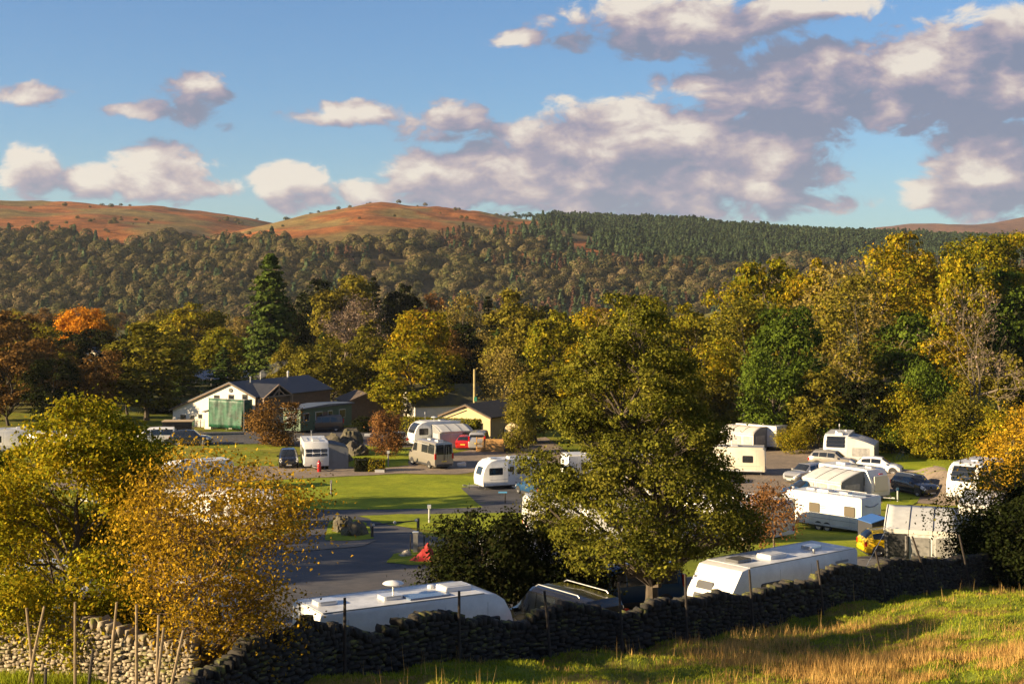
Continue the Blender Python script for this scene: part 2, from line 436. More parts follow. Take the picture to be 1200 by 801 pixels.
field = lerp((.11, .15, .02), (.21, .15, .045), sst(.42, .62, n1))
mk = (GY < 80); xw = np.interp(GY, mwy, mwx); fld = mk & (GX > xw - .5)
cv[fld] = field[fld]
md = (GY > 200) & ~far; cv[md] = lerp((.07, .075, .025), (.12, .12, .035), sst(.4, .6, n3))[md]
moor = lerp((.27, .105, .035), (.18, .135, .055), sst(.46, .60, n2)); moor = moor * (0.55 + .75 * n3[..., None])
floor_ = lerp((.085, .06, .035), (.06, .055, .03), n3)
cv[far] = np.where((fk[..., None] == 0), moor, floor_)[far]
cv[far & (fk == 4)] = (.10, .13, .035)
cv[GY > 2500] = lerp((.17, .085, .06), (.11, .07, .05), n3)[GY > 2500]

gm = bpy.data.materials.new('ground_cover'); gm.use_nodes = True; t = NT(gm.node_tree); b = t.n['Principled BSDF']
at_ = t.node('ShaderNodeAttribute', attribute_name='cover'); tcg = t.node('ShaderNodeTexCoord')
nA = t.noise(tcg.outputs['Object'], 9.0, 6, 0.7); nB = t.noise(tcg.outputs['Object'], 0.9, 4, 0.6)
c = t.mix(1.0, at_.outputs[0], t.ramp(nA, [(.25, (.55,.55,.5)), (.75, (1.45,1.4,1.3))]), 'MULTIPLY')
nC = t.noise(tcg.outputs['Object'], .055, 6, .72); nD = t.noise(tcg.outputs['Object'], .35, 4, .7)
c = t.mix(1.0, c, t.ramp(nC, [(.32, (.5,.5,.55)), (.68, (1.45,1.35,1.2))]), 'MULTIPLY'); c = t.mix(1.0, c, t.ramp(nD, [(.3, (.7,.7,.7)), (.7, (1.3,1.3,1.3))]), 'MULTIPLY')
c = t.mix(1.0, c, t.ramp(nB, [(.3, (.75,.8,.8)), (.7, (1.2,1.15,1.1))]), 'MULTIPLY'); t.l.new(c, b.inputs['Base Color'])
b.inputs['Roughness'].default_value = 0.95; b.inputs['Specular IOR Level'].default_value = 0.1
bn = t.node('ShaderNodeBump'); bn.inputs['Strength'].default_value = .6; bn.inputs['Distance'].default_value = .06
t.l.new(nA, bn.inputs['Height']); t.l.new(bn.outputs[0], b.inputs['Normal'])
gme = np_mesh('ground', gv, gf, gm, True)
ca = gme.attributes.new('cover', 'FLOAT_COLOR', 'POINT')
ca.data.foreach_set('color', np.concatenate([cv.reshape(-1, 3), np.ones((nx * ny, 1))], 1).astype(np.float32).ravel())
go_ = bpy.data.objects.new('ground', gme); COL.objects.link(go_); tag(go_, kind='structure', label='grass fields and moorland hills')

# ------------------------------------------------------------------ roads, tracks and lawns laid on the ground
def resample(P, n):
    P = [Vector(p) for p in P]; L = [0]
    for a, b_ in zip(P, P[1:]): L.append(L[-1] + (b_ - a).length)
    out = []
    for i in range(n):
        s = L[-1] * i / (n - 1); k = max(j for j in range(len(L) - 1) if L[j] <= s + 1e-9)
        tt = (s - L[k]) / max(1e-9, L[k+1] - L[k]); out.append(P[k].lerp(P[k+1], min(1, tt)))
    return out
def sheet(name, top, bot, m, lift, label=None, nl=40, nw=10, jag=0.25, kind='structure'):
    """strip of ground between two edges given as photo pixels (converted to ground points)"""
    A = resample([at(*p) for p in top], nl); B = resample([at(*p) for p in bot], nl); mb = MB()
    for i, (a, b_) in enumerate(zip(A, B)):
        for j in range(nw + 1):
            p = a.lerp(b_, j / nw)
            if j in (0, nw): p.y += (vnoise(p.x * .9, p.y * .9, 4) - .5) * 2 * jag; p.x += (vnoise(p.x * 1.1, p.y * .9, 8) - .5) * 2 * jag
            mb.v.append((p.x, p.y, hz(p.x, p.y) + lift))
    w_ = nw + 1
    for i in range(nl - 1):
        for j in range(nw): mb.f.append((i*w_ + j, (i+1)*w_ + j, (i+1)*w_ + j+1, i*w_ + j+1))
    o = mb.build(name, m, smooth=True); tag(o, kind=kind, label=label); return o
ASPH = mat('asphalt', (.040,.040,.046), .85, var=.35, vscale=.6, bump=.25, bscale=40, col2=(.062,.056,.055), mott=.28)
GRAV = mat('gravel', (.22,.165,.115), .95, var=.4, vscale=.8, bump=.5, bscale=30, col2=(.155,.12,.09), mott=.22)
LAWN = mat('mown_lawn', (.25,.275,.018), .95, var=.3, vscale=.35, bump=.8, bscale=25, col2=(.17,.21,.014), spec=.1, mott=.20)
sheet('road', [(300,640),(380,600),(440,600),(470,612),(500,628),(560,636),(640,640)], [(240,760),(360,745),(430,745),(500,745),(560,745),(600,745),(720,745)], ASPH, 0.035, 'dark asphalt camp road', nw=36, nl=60)
sheet('road', [(200,601),(330,598),(450,597),(620,594)], [(200,640),(330,612),(420,604),(620,604)], ASPH, 0.025, 'asphalt lane under the lawn')
sheet('lawn', [(180,572),(330,562),(400,559),(470,556),(545,557),(566,562)], [(180,600),(330,598),(400,597),(470,596),(560,596),(640,592)], LAWN, 0.021, 'bright mown lawn')
sheet('lawn', [(418,605),(470,603),(560,602),(660,600)], [(424,606),(450,614),(500,622),(560,628)], LAWN, 0.049, 'small mown lawn beside the road', nw=16)
sheet('track', [(60,548),(200,545),(400,547),(470,541),(530,532),(570,522),(640,512)], [(60,575),(200,569),(400,558),(470,555),(540,556),(590,548),(680,540)], GRAV, 0.028, 'pale gravel track')
sheet('hardstanding', [(540,572),(590,566),(640,562),(700,558)], [(568,596),(620,597),(660,597),(760,594)], ASPH, 0.035, 'dark hardstanding under the small white caravan')
sheet('road', [(150,508),(300,505),(420,500),(520,498),(600,505)], [(150,522),(300,520),(420,528),(470,524),(600,520)], ASPH, 0.021, 'asphalt yard by the buildings')
sheet('gravel_yard', [(700,540),(830,525),(900,515),(950,517),(1010,522)], [(700,640),(830,612),(930,575),(1060,566),(1130,563)], GRAV, 0.021, 'tan gravel yard')
sheet('gravel_yard', [(1005,535),(1060,551),(1130,553),(1200,556)], [(1005,600),(1050,585),(1130,590),(1260,590)], GRAV, 0.032, 'tan gravel lane')
sheet('lawn', [(1030,545),(1052,530),(1075,527),(1130,526)], [(1050,551),(1070,555),(1090,555),(1130,555)], LAWN, 0.042, 'mown grass beside the white car')
sheet('lawn', [(880,625),(935,620),(985,612),(1040,605)], [(880,662),(935,662),(1000,662),(1040,662)], LAWN, 0.035, 'mown grass beside the long caravan')
sheet('lawn', [(1036,580),(1050,577),(1062,576),(1080,580)], [(1030,598),(1042,597),(1058,594),(1074,590)], LAWN, 0.049, 'grass strip between caravans')
sheet('lawn', [(425,522),(450,524),(480,530),(480,530)], [(395,545),(420,549),(450,549),(478,545)], LAWN, 0.045, 'shaded grass by the rocks')
sheet('road', [(540,684),(640,682),(760,680),(860,672)], [(540,760),(640,758),(760,752),(880,735)], ASPH, .03, 'shaded asphalt behind the foreground wall', nw=24)
sheet('gravel_yard', [(990,655),(1040,650),(1080,650)], [(1000,675),(1040,672),(1080,668)], mat('grey_gravel', (.13,.12,.11), .95, var=.5, vscale=3, bump=.6, bscale=20), 0.042, 'grey gravel by the yellow car', nl=12)

sheet('lawn', [(462,650),(478,645),(500,643),(530,645)], [(452,660),(478,663),(505,662),(535,662)], LAWN, .06, 'grass verge round the service point', nl=20)
sheet('lawn', [(385,612),(400,608),(420,610),(433,618)], [(380,634),(400,634),(420,634),(438,631)], LAWN, .06, 'grass verge round the two boulders', nl=20)
sheet('track', [(330,640),(380,636),(440,634)], [(330,648),(380,645),(425,641)], GRAV, .07, 'pale gravel edge of the road', nl=20, nw=4)
# ------------------------------------------------------------------ trees
def leaf_quads(P, N, size, rngl, fold=0.25):
    """leaf shaped quads at P, facing about N"""
    n = len(P); N = N / np.linalg.norm(N, axis=1, keepdims=True)
    r = rngl.normal(size=(n, 3)); T = np.cross(N, r); T /= np.linalg.norm(T, axis=1, keepdims=True) + 1e-9
    B = np.cross(N, T); s = (size * rngl.uniform(.45, 1.45, n))[:, None]
    tip = P + T * s * .62; root = P - T * s * .5
    a = P + B * s * .36 + N * s * fold * .5; b_ = P - B * s * .36 + N * s * fold * .5
    v = np.stack([root, a, tip, b_], 1).reshape(-1, 3)
    return v, np.arange(n * 4).reshape(-1, 4)

def crown_points(seed, Rad, H, z0, nl, nclump, nleaf, shape='round', squash=1.0, irr=0.0, up=.35, clump=.30, lobe=.36, jitter=.5):
    """points and normals of a crown of lobes of clumps; also the lobe and clump centres for limbs"""
    r = np.random.default_rng(seed); lobes = []; LP = []; LN = []; LR = []; CC = []
    for i in range(nl):
        for _ in range(60):
            tz = r.uniform(0, 1)
            if shape == 'round': er = math.sqrt(max(.02, 1 - (2 * tz - 1) ** 2)) ** .8
            elif shape == 'cone': er = (1 - tz) ** .78 * min(1, .70 + 2.0 * tz) + .12
            elif shape == 'dome': er = math.sqrt(max(.02, 1 - tz ** 2.2)) * min(1, .6 + 2 * tz)
            elif shape == 'column': er = min(1, .5 + 2.5 * tz) * (1 - tz ** 4) + .1
            elif shape == 'vase': er = .35 + .8 * tz if tz < .8 else 1.0 - (tz - .8) * 2.2
            if r.uniform() < er + .1: break
        an = i * 2.399963 + r.uniform(-.5, .5)
        if irr: er *= 1 - irr + 2 * irr * float(vnoise(np.cos(an) * 1.6 + seed, np.sin(an) * 1.6 + tz * 3.2, seed))
        rr = er * Rad * (1 - lobe * .8) * r.uniform(.5, 1.0) ** .5
        lr = Rad * lobe * r.uniform(.6, 1.25) * (.55 + .45 * er)
        c = np.array([rr * math.cos(an), rr * math.sin(an), z0 + tz * (H - z0 - lr * .6) + lr * .1])
        lobes.append((c, lr))
    w_ = np.array([l[1] ** 2 for l in lobes]); w_ = w_ / w_.sum()
    for (c, lr), ww in zip(lobes, w_):
        nc = max(4, int(nclump * ww)); d = r.normal(size=(nc, 3)); d[:, 2] += up; d += c_out(c) * .35
        d /= np.linalg.norm(d, axis=1, keepdims=True); cc = c + d * lr * r.uniform(.65, 1.08, (nc, 1)) * np.array([1, 1, .8 * squash]); CC.append(cc)
        k = max(2, int(nleaf / nclump)); q = r.normal(size=(nc, k, 3)) * np.array([1, 1, .55]) * lr * clump * r.uniform(.5, 1.2, (nc, 1, 1))
        P = cc[:, None, :] + q; Nn = d[:, None, :] * .9 + np.array([0, 0, .35]) + r.normal(size=(nc, k, 3)) * jitter
        LP.append(P.reshape(-1, 3)); LN.append(Nn.reshape(-1, 3))
    return np.concatenate(LP), np.concatenate(LN), lobes, CC
def c_out(c):
    v = np.array([c[0], c[1], 0.0]); return v / (np.linalg.norm(v) + 1e-6)
def limb(mb, a, b_, r0, r1, sag, r, n=5, seg=5):
    a, b_ = Vector(a), Vector(b_); pts = []; rad = []
    L = (b_ - a).length; j = Vector(r.normal(size=3)) * L * .06; k = Vector(r.normal(size=3)) * L * .04
    for i in range(seg + 1):
        t_ = i / seg; p = a.lerp(b_, t_) + Vector((0, 0, 1)) * (math.sin(t_ * math.pi) * sag * L) + j * math.sin(t_ * math.pi) + k * math.sin(t_ * 2 * math.pi)
        pts.append(p); rad.append(r0 + (r1 - r0) * t_)
    mb.tube(pts, rad, n, cap=False); return pts
def make_tree(seed, Rad, H, z0, nl, nclump, nleaf, size, shape='round', tr=.25, lean=(0, 0), twigs=0, leafm=None, bark=None, **kw):
    """returns trunk mesh and crown mesh"""
    r = np.random.default_rng(seed + 1000)
    P, Nn, lobes, CC = crown_points(seed, Rad, H, z0, nl, nclump, nleaf, shape, **kw)
    lx, ly = lean
    def sh(p):
        p = np.array(p, float); f_ = (p[..., 2] / H) ** 1.3; p[..., 0] += lx * f_; p[..., 1] += ly * f_; return p
    P = sh(P)
    v, f = leaf_quads(P, Nn, size, r)
    crown = np_mesh('crown', v, f, leafm)
    mb = MB(); top = H * .82; n_t = 9; tp = []; trd = []
    for i in range(n_t):
        z = top * i / (n_t - 1); q = sh(np.array([r.normal() * .02 * H * (i > 0), r.normal() * .02 * H * (i > 0), max(0, z)]))
        tp.append(Vector(q)); trd.append(tr * (1.35 if i == 0 else 1) * (1 - .85 * i / (n_t - 1)))
    tp[0].z = -.3; mb.tube(tp, trd, 8, cap=False)
    for (c, lr), cc in zip(lobes, CC):
        c = sh(c); zt = max(z0 * .7 + .1, min(top * .95, c[2] - np.hypot(c[0], c[1]) * .55)); i = min(n_t - 1, max(1, int(zt / top * (n_t - 1))))
        base = tp[i]; r0 = max(.03 * tr / .25, trd[i] * .45); pts = limb(mb, base, c, r0, r0 * .35, .05, r)
        if twigs:
            cs = sh(cc); sel = r.permutation(len(cs))[:twigs]
            for q in cs[sel]: limb(mb, pts[int(r.integers(2, 6))], q, r0 * .3, r0 * .1, .03, r, n=3, seg=3)
    trunk = mb.mesh('trunk', bark or BARK, True)
    return trunk, crown
def conifer(seed, Rad, H, nwh, nbr, nleaf, size, leafm, z0=1.0, dense=1.0, power=.85):
    r = np.random.default_rng(seed); mb = MB(); mb.tube([(0,0,-.3),(0,0,H*.5),(0,0,H)], [H*.018, H*.011, .03], 7, cap=False); LP = []; LN = []
    k = max(3, int(nleaf / (nwh * nbr)))
    for i in range(nwh):
        tz = i / nwh; z = z0 + (H - z0) * (tz + r.uniform(-.3, .3) / nwh); rad = Rad * ((1 - tz) ** power) * r.uniform(.75, 1.1) + .12
        for j in range(nbr):
            a = j * 2 * math.pi / nbr + i * 1.3 + r.uniform(-.35, .35); L = rad * r.uniform(.55, 1.25)
            tt = r.uniform(0.15, 1, k) ** .7; dx = np.array([math.cos(a), math.sin(a), 0.0])
            p = np.outer(tt * L, dx); p[:, 2] = z - .28 * tt * L + .12 * L * tt ** 3 - r.uniform(0, 1, k) * size * .8
            p += r.normal(size=(k, 3)) * np.array([1, 1, .3]) * L * .13; LP.append(p)
            LN.append(dx * .8 + np.array([0, 0, .7]) + r.normal(size=(k, 3)) * .4)
            if L > 1: mb.tube([(0, 0, z), tuple(dx * L * .8 + np.array([0, 0, z - .2 * L]))], [.05, .02], 3, cap=False)
    v, f = leaf_quads(np.concatenate(LP), np.concatenate(LN), size, r)
    return mb.mesh('trunk', BARK, True), np_mesh('crown', v, f, leafm)
def bare_tree(seed, Rad, H, depth=5, leafm=None, nleaf=0, size=.2, bark=None, tr=.28, spread=.55):
    """branching bare tree; leaves, if any, at the twig ends"""
    r = np.random.default_rng(seed); mb = MB(); ends = []
    def br(p, d_, L, rad, dep):
        seg = 3; pts = [p]; rr = [rad]; q = p
        for i in range(seg):
            d_ = (d_ + Vector(r.normal(size=3)) * .13 + Vector((0, 0, .06))).normalized(); q = q + d_ * L / seg; pts.append(q); rr.append(rad * (1 - .35 * (i + 1) / seg))
        mb.tube(pts, rr, 6 if dep > 3 else (4 if dep > 1 else 3), cap=False); ends.append(pts[-1])
        if dep <= 2: ends.extend(pts[1:3])
        if dep == 0: return
        nb = 3 if dep > 1 else 4
        for j in range(nb):
            b0 = pts[-1] if j < 2 else pts[int(r.integers(1, 4))]
            ax = Vector(r.normal(size=3)).cross(d_).normalized(); nd = (Matrix.Rotation(spread * r.uniform(.5, 1.4), 3, ax) @ d_)
            nd.x *= 1 + (Rad / H - .35) * .6; nd.y *= 1 + (Rad / H - .35) * .6; nd.normalize()
            br(b0, nd, L * r.uniform(.62, .82), max(.012, rr[-1] * r.uniform(.5, .75)), dep - 1)
    br(Vector((0, 0, -.2)), Vector((.03, 0, 1)), H * .30, tr, depth)
    E = np.array([tuple(e) for e in ends]); sc_ = H / E[:, 2].max(); E *= sc_; mb.v = [(a * sc_, b_ * sc_, c_ * sc_) for a, b_, c_ in mb.v]
    trunk = mb.mesh('trunk', bark or BARKP, True)
    if not nleaf: return trunk, None
    idx = r.integers(0, len(E), nleaf); P = E[idx] + r.normal(size=(nleaf, 3)) * size * 1.3
    v, f = leaf_quads(P, r.normal(size=(nleaf, 3)) + np.array([0, 0, .4]), size, r)
    return trunk, np_mesh('crown', v, f, leafm)
def place_tree(name, meshes, label, cat, loc, sc=1.0, rz=0.0, leafm=None, group=None, scz=1.0, barkm=None):
    o = thing(name, label, cat, loc, rz, group); s = sc if hasattr(sc, '__len__') else (sc, sc, sc * scz); o.scale = s
    t_ = link_mesh('trunk', meshes[0], o, barkm)
    if meshes[1]: link_mesh('crown', meshes[1], o, leafm)
    return o

L_GOLD = leafmat('golden_leaves', [(.10,.075,.012), (.23,.145,.012), (.34,.205,.014), (.44,.29,.022)], .35)
L_GREENGOLD = leafmat('green_gold_leaves', [(.070,.090,.007), (.14,.135,.008), (.22,.16,.009), (.32,.18,.010)], .35)
L_OAK = leafmat('oak_leaves', [(.05,.07,.006), (.11,.12,.008), (.21,.175,.010), (.36,.23,.012)], .35)
L_ALDER = leafmat('grey_green_leaves', [(.035,.045,.007), (.065,.07,.009), (.10,.095,.012), (.17,.145,.022)], .25)
L_DARK = leafmat('dark_green_leaves', [(.012,.018,.005), (.02,.026,.007), (.032,.025,.010)], .12, gain=1.0)  # dark foliage; greens also lowered to carry the shade over the roadside bush
L_GREEN = leafmat('green_leaves', [(.035,.058,.008), (.06,.085,.010), (.095,.115,.014)], .3)
L_YGREEN = leafmat('yellow_green_leaves', [(.075,.09,.008), (.13,.125,.009), (.19,.15,.011), (.25,.16,.012)], .35)
L_OLIVE = leafmat('olive_leaves', [(.065,.068,.009), (.11,.095,.011), (.16,.12,.018)], .25)
L_TAN = leafmat('tan_leaves', [(.11,.085,.02), (.16,.12,.03), (.21,.155,.045)], .2)
L_BROWN = leafmat('brown_leaves', [(.085,.045,.014), (.13,.07,.02), (.165,.095,.025)], .25)
L_ORANGE = leafmat('orange_leaves', [(.26,.10,.01), (.42,.17,.012), (.55,.25,.015)], .4)
L_RUST = leafmat('rust_leaves', [(.11,.05,.02), (.16,.075,.025), (.10,.07,.02)], .25)
L_CONIF = leafmat('conifer_needles', [(.025,.045,.010), (.045,.065,.012), (.07,.085,.016)], .12)
L_GREY = leafmat('grey_brown_twigs', [(.12,.085,.06), (.16,.115,.085), (.12,.10,.05)], .15)
L_FB = leafmat('far_broadleaf', [(.06,.07,.025), (.15,.11,.05), (.085,.095,.03), (.20,.14,.075), (.075,.08,.03), (.19,.125,.05)], .15, patch=.1, pscale=.2, vary=.7, spk=.3, gain=.95)
L_FM = leafmat('far_larch', [(.12,.06,.04), (.15,.08,.05), (.10,.075,.035), (.17,.11,.05)], .15, patch=.1, pscale=.2, vary=.7, spk=.3, gain=.95)
L_FC = leafmat('far_conifer', [(.025,.042,.022), (.04,.06,.028), (.06,.075,.035)], .1, patch=.1, pscale=.2, vary=.6, spk=.3, gain=1.5)

# ------------------------------------------------------------------ woods on the far hills (stuff: instanced by geometry nodes)
def low_crown(seed, kind):
    r = np.random.default_rng(seed)
    if kind == 'conifer':
        P = []; Nn = []
        for i in range(150):
            tz = r.uniform(0, 1) ** 1.3; a = r.uniform(0, 6.283); rad = .21 * (1 - tz) * r.uniform(.6, 1.15) + .01
            P.append((rad * math.cos(a), rad * math.sin(a), .06 + tz * .94)); Nn.append((math.cos(a), math.sin(a), .7))
        v, f = leaf_quads(np.array(P), np.array(Nn) + r.normal(size=(150, 3)) * .25, .13, r)
    else:
        n = 520; d = r.normal(size=(n, 3)); d[:, 2] = np.abs(d[:, 2]) - .35; d /= np.linalg.norm(d, axis=1, keepdims=True)
        b_ = r.normal(size=(9, 3)); b_[:, 2] = np.abs(b_[:, 2]); b_ /= np.linalg.norm(b_, axis=1, keepdims=True); lump = np.max(d @ b_.T, axis=1)
        rad = .40 + .16 * np.clip((lump - .72) / .28, 0, 1); P = d * rad[:, None] * np.array([1, 1, .86]) + np.array([0, 0, .52])
        v, f = leaf_quads(P, d + r.normal(size=(n, 3)) * .22, .105, r)
    return v, f
def wood(name, pts, sizes, kind, m, label, seed):
    v, f = low_crown(seed, kind); me = np_mesh('crown', v, f, m); src = bpy.data.objects.new('crown_source', me)
    n = len(pts); pm = bpy.data.meshes.new(name); pm.vertices.add(n); pm.vertices.foreach_set('co', pts.astype(np.float32).ravel())
    pm.materials.append(m)
    a = pm.attributes.new('sz', 'FLOAT_VECTOR', 'POINT'); a.data.foreach_set('vector', sizes.astype(np.float32).ravel())
    a = pm.attributes.new('rot', 'FLOAT_VECTOR', 'POINT'); rr = np.zeros((n, 3)); rr[:, 2] = np.random.default_rng(seed).uniform(0, 6.28, n); a.data.foreach_set('vector', rr.astype(np.float32).ravel())
    o = bpy.data.objects.new(name, pm); COL.objects.link(o); tag(o, label, kind='stuff')
    ng = bpy.data.node_groups.new('scatter_' + name, 'GeometryNodeTree')
    ng.interface.new_socket('Geometry', in_out='INPUT', socket_type='NodeSocketGeometry'); ng.interface.new_socket('Geometry', in_out='OUTPUT', socket_type='NodeSocketGeometry')
    N = ng.nodes; a_ = N.new('NodeGroupInput'); z_ = N.new('NodeGroupOutput'); ip = N.new('GeometryNodeInstanceOnPoints'); oi = N.new('GeometryNodeObjectInfo')
    oi.inputs['Object'].default_value = src; s_ = N.new('GeometryNodeInputNamedAttribute'); s_.data_type = 'FLOAT_VECTOR'; s_.inputs[0].default_value = 'sz'
    r_ = N.new('GeometryNodeInputNamedAttribute'); r_.data_type = 'FLOAT_VECTOR'; r_.inputs[0].default_value = 'rot'
    mp = N.new('GeometryNodeMeshToPoints')
    ng.links.new(a_.outputs[0], mp.inputs[0]); ng.links.new(mp.outputs[0], ip.inputs['Points']); ng.links.new(oi.outputs['Geometry'], ip.inputs['Instance'])
    ng.links.new(s_.outputs[0], ip.inputs['Scale']); ng.links.new(r_.outputs[0], ip.inputs['Rotation']); ng.links.new(ip.outputs[0], z_.inputs[0])
    md_ = o.modifiers.new('scatter', 'NODES'); md_.node_group = ng; return o
def scatter(n, x0, x1, y0, y1):
    X = rng.uniform(x0, x1, n); Y = rng.uniform(y0, y1, n); Z = height(X, Y); return X, Y, Z
X, Y, Z = scatter(50000, -1050, 1100, 890, 2240)
fk = forest_kind(X, Y, Z); ok = (np.abs(X / Y) < .46)
# keep the slopes that face the viewer and a little beyond each crest
u_ = rng.uniform(size=len(X)); den = fbm(X / 50, Y / 50, 3, 91)
ty = fbm(X / 70, Y / 70, 3, 93)
bl = ok & (u_ < .85) & ((fk == 1) | ((fk == 2) & (ty < .47) & (u_ < .7)))
mx = ok & (fk == 2) & (ty >= .47) & (u_ < .8); co = ok & (fk == 3) & (u_ < .8)
open_ = ok & (fk == 0) & (u_ < .006 + .14 * (den > .64) * (ROW(Z, Y) > 256))
bl = bl | open_
def sizes_of(n, h0, h1, wd=1.0):
    h_ = rng.uniform(h0, h1, n); w__ = h_ * rng.uniform(.85, 1.25, n) * wd; return np.stack([w__, w__, h_], 1)
S3 = lambda m_: np.stack([X[m_], Y[m_], Z[m_] - .8], 1)
ib = np.where(bl)[0]; k3 = rng.integers(0, 5, len(ib))
for q in range(5):
    I = ib[k3 == q]; wood('broadleaf_wood', S3(I), sizes_of(len(I), 7, 13.5, .95) * rng.uniform(.7, 1.2, (len(I), 1)) * np.where(fk[I] == 0, .45, 1)[:, None], 'broadleaf', L_FB, 'brown and grey-green autumn broadleaf wood covering the far hillside', 300 + q)
sp = np.where(ok & (fk == 1) & (rng.uniform(size=len(X)) < .035 + .10 * (ty > .6)))[0]
wood('mixed_wood', S3(sp), sizes_of(len(sp), 10, 18, 1.2), 'conifer', L_FC, 'single dark conifers among the broadleaf woods of the far hillside', 310)
im = np.where(mx)[0]; h1 = rng.uniform(size=len(im)) < .5
wood('mixed_wood', S3(im[h1]), sizes_of(h1.sum(), 9, 16, 1.1), 'conifer', L_FM, 'rusty larches mixed among the far hillside woods', 311)
wood('mixed_wood', S3(im[~h1]), sizes_of((~h1).sum(), 9, 16, 1.1), 'conifer', L_FC, 'dark conifers mixed among the far hillside woods', 312)
ic = np.where(co)[0]; wood('conifer_plantation', S3(ic), sizes_of(len(ic), 8, 14, 1.35), 'conifer', L_FC, 'dark green conifer plantation on the far right hill', 313)
x2, y2, z2 = scatter(3500, -100, 700, 1000, 2200); k2 = forest_kind(x2, y2, z2); m2 = (k2 == 3) & (x2 / y2 < .45)
wood('conifer_plantation', np.stack([x2, y2, z2 - .5], 1)[m2], sizes_of(m2.sum(), 8, 14, 1.3), 'conifer', L_FC, 'dark green conifer plantation on the far right hill', 314)

# tree meshes shared by the trees of the valley
BL = []   # (trunk, crown) broadleaf, height 15, radius about 5.5
for i, (sh_, rad_, lb) in enumerate([('round', 5.8, .36), ('dome', 6.0, .33), ('round', 5.0, .40), ('column', 4.4, .40), ('dome', 6.6, .30), ('round', 5.4, .32)]):
    BL.append(make_tree(20 + i, rad_, 15.0, 2.6, 22 + 3 * (i % 3), 520, 11000, .40, sh_, tr=.26, clump=.30, lobe=lb, leafm=L_OLIVE))
LIGHTT = [make_tree(40 + i, 4.2, 15.0, 3.0, 20, 420, 5200, .30, 'column', tr=.17, clump=.5, lobe=.42, jitter=.9, leafm=L_TAN, bark=BARKP) for i in range(2)]
CONF = [conifer(50, 4.9, 25, 34, 10, 15000, .52, L_CONIF, z0=1.5, power=.62), conifer(51, 3.2, 18, 24, 8, 7000, .42, L_CONIF)]
BARE = [bare_tree(60, 4.5, 15, 5, L_GREY, 5000, .22, BARKP), bare_tree(61, 5.2, 14, 5, L_GREY, 900, .18, BARKP, spread=.7)]
SHRUB = [make_tree(70 + i, 1.25, 2.4, .15, 14, 160, 2600, .17, 'dome', tr=.06, clump=.35, lobe=.42, leafm=L_YGREEN) for i in range(2)]
BUSH = [make_tree(90 + i, 4.2, 7.5, .1, 24, 460, 9500, .28, 'round', tr=.12, clump=.42, lobe=.42, leafm=L_YGREEN) for i in range(3)]
def vt(px, top, Yd, kind, i, leafm, label, cat='tree', wpx=None, rz=None, group=None, name='broadleaf_tree', barkm=None, base=None):
    """a valley tree standing at distance Yd whose top shows at row top; wpx is its crown width in photo pixels"""
    p = atY(px, Yd); zt = (HOR - top) / F * Yd; H_ = {'B': 15.0, 'L': 15.0, 'C': 25.0 if i == 0 else 18.0, 'N': 15.0, 'S': 2.4, 'H': 7.5}[kind]
    src = {'B': BL, 'L': LIGHTT, 'C': CONF, 'N': BARE, 'S': SHRUB, 'H': BUSH}[kind][i]; h_ = max(2.0, zt - p.z) / H_
    nat = {'B': [11.6, 12, 10, 8.8, 13.2, 10.8], 'L': [8.4, 8.4], 'C': [9.8, 6.4], 'N': [9, 8], 'S': [2.5, 2.5], 'H': [8.4, 8.4, 8.4]}[kind][i]
    wx = (wpx / F * Yd) / nat if wpx else h_
    return place_tree(name, src, label, cat, p, (wx, wx, h_), rz if rz is not None else random.uniform(0, 6.28), leafm, group, barkm=barkm)
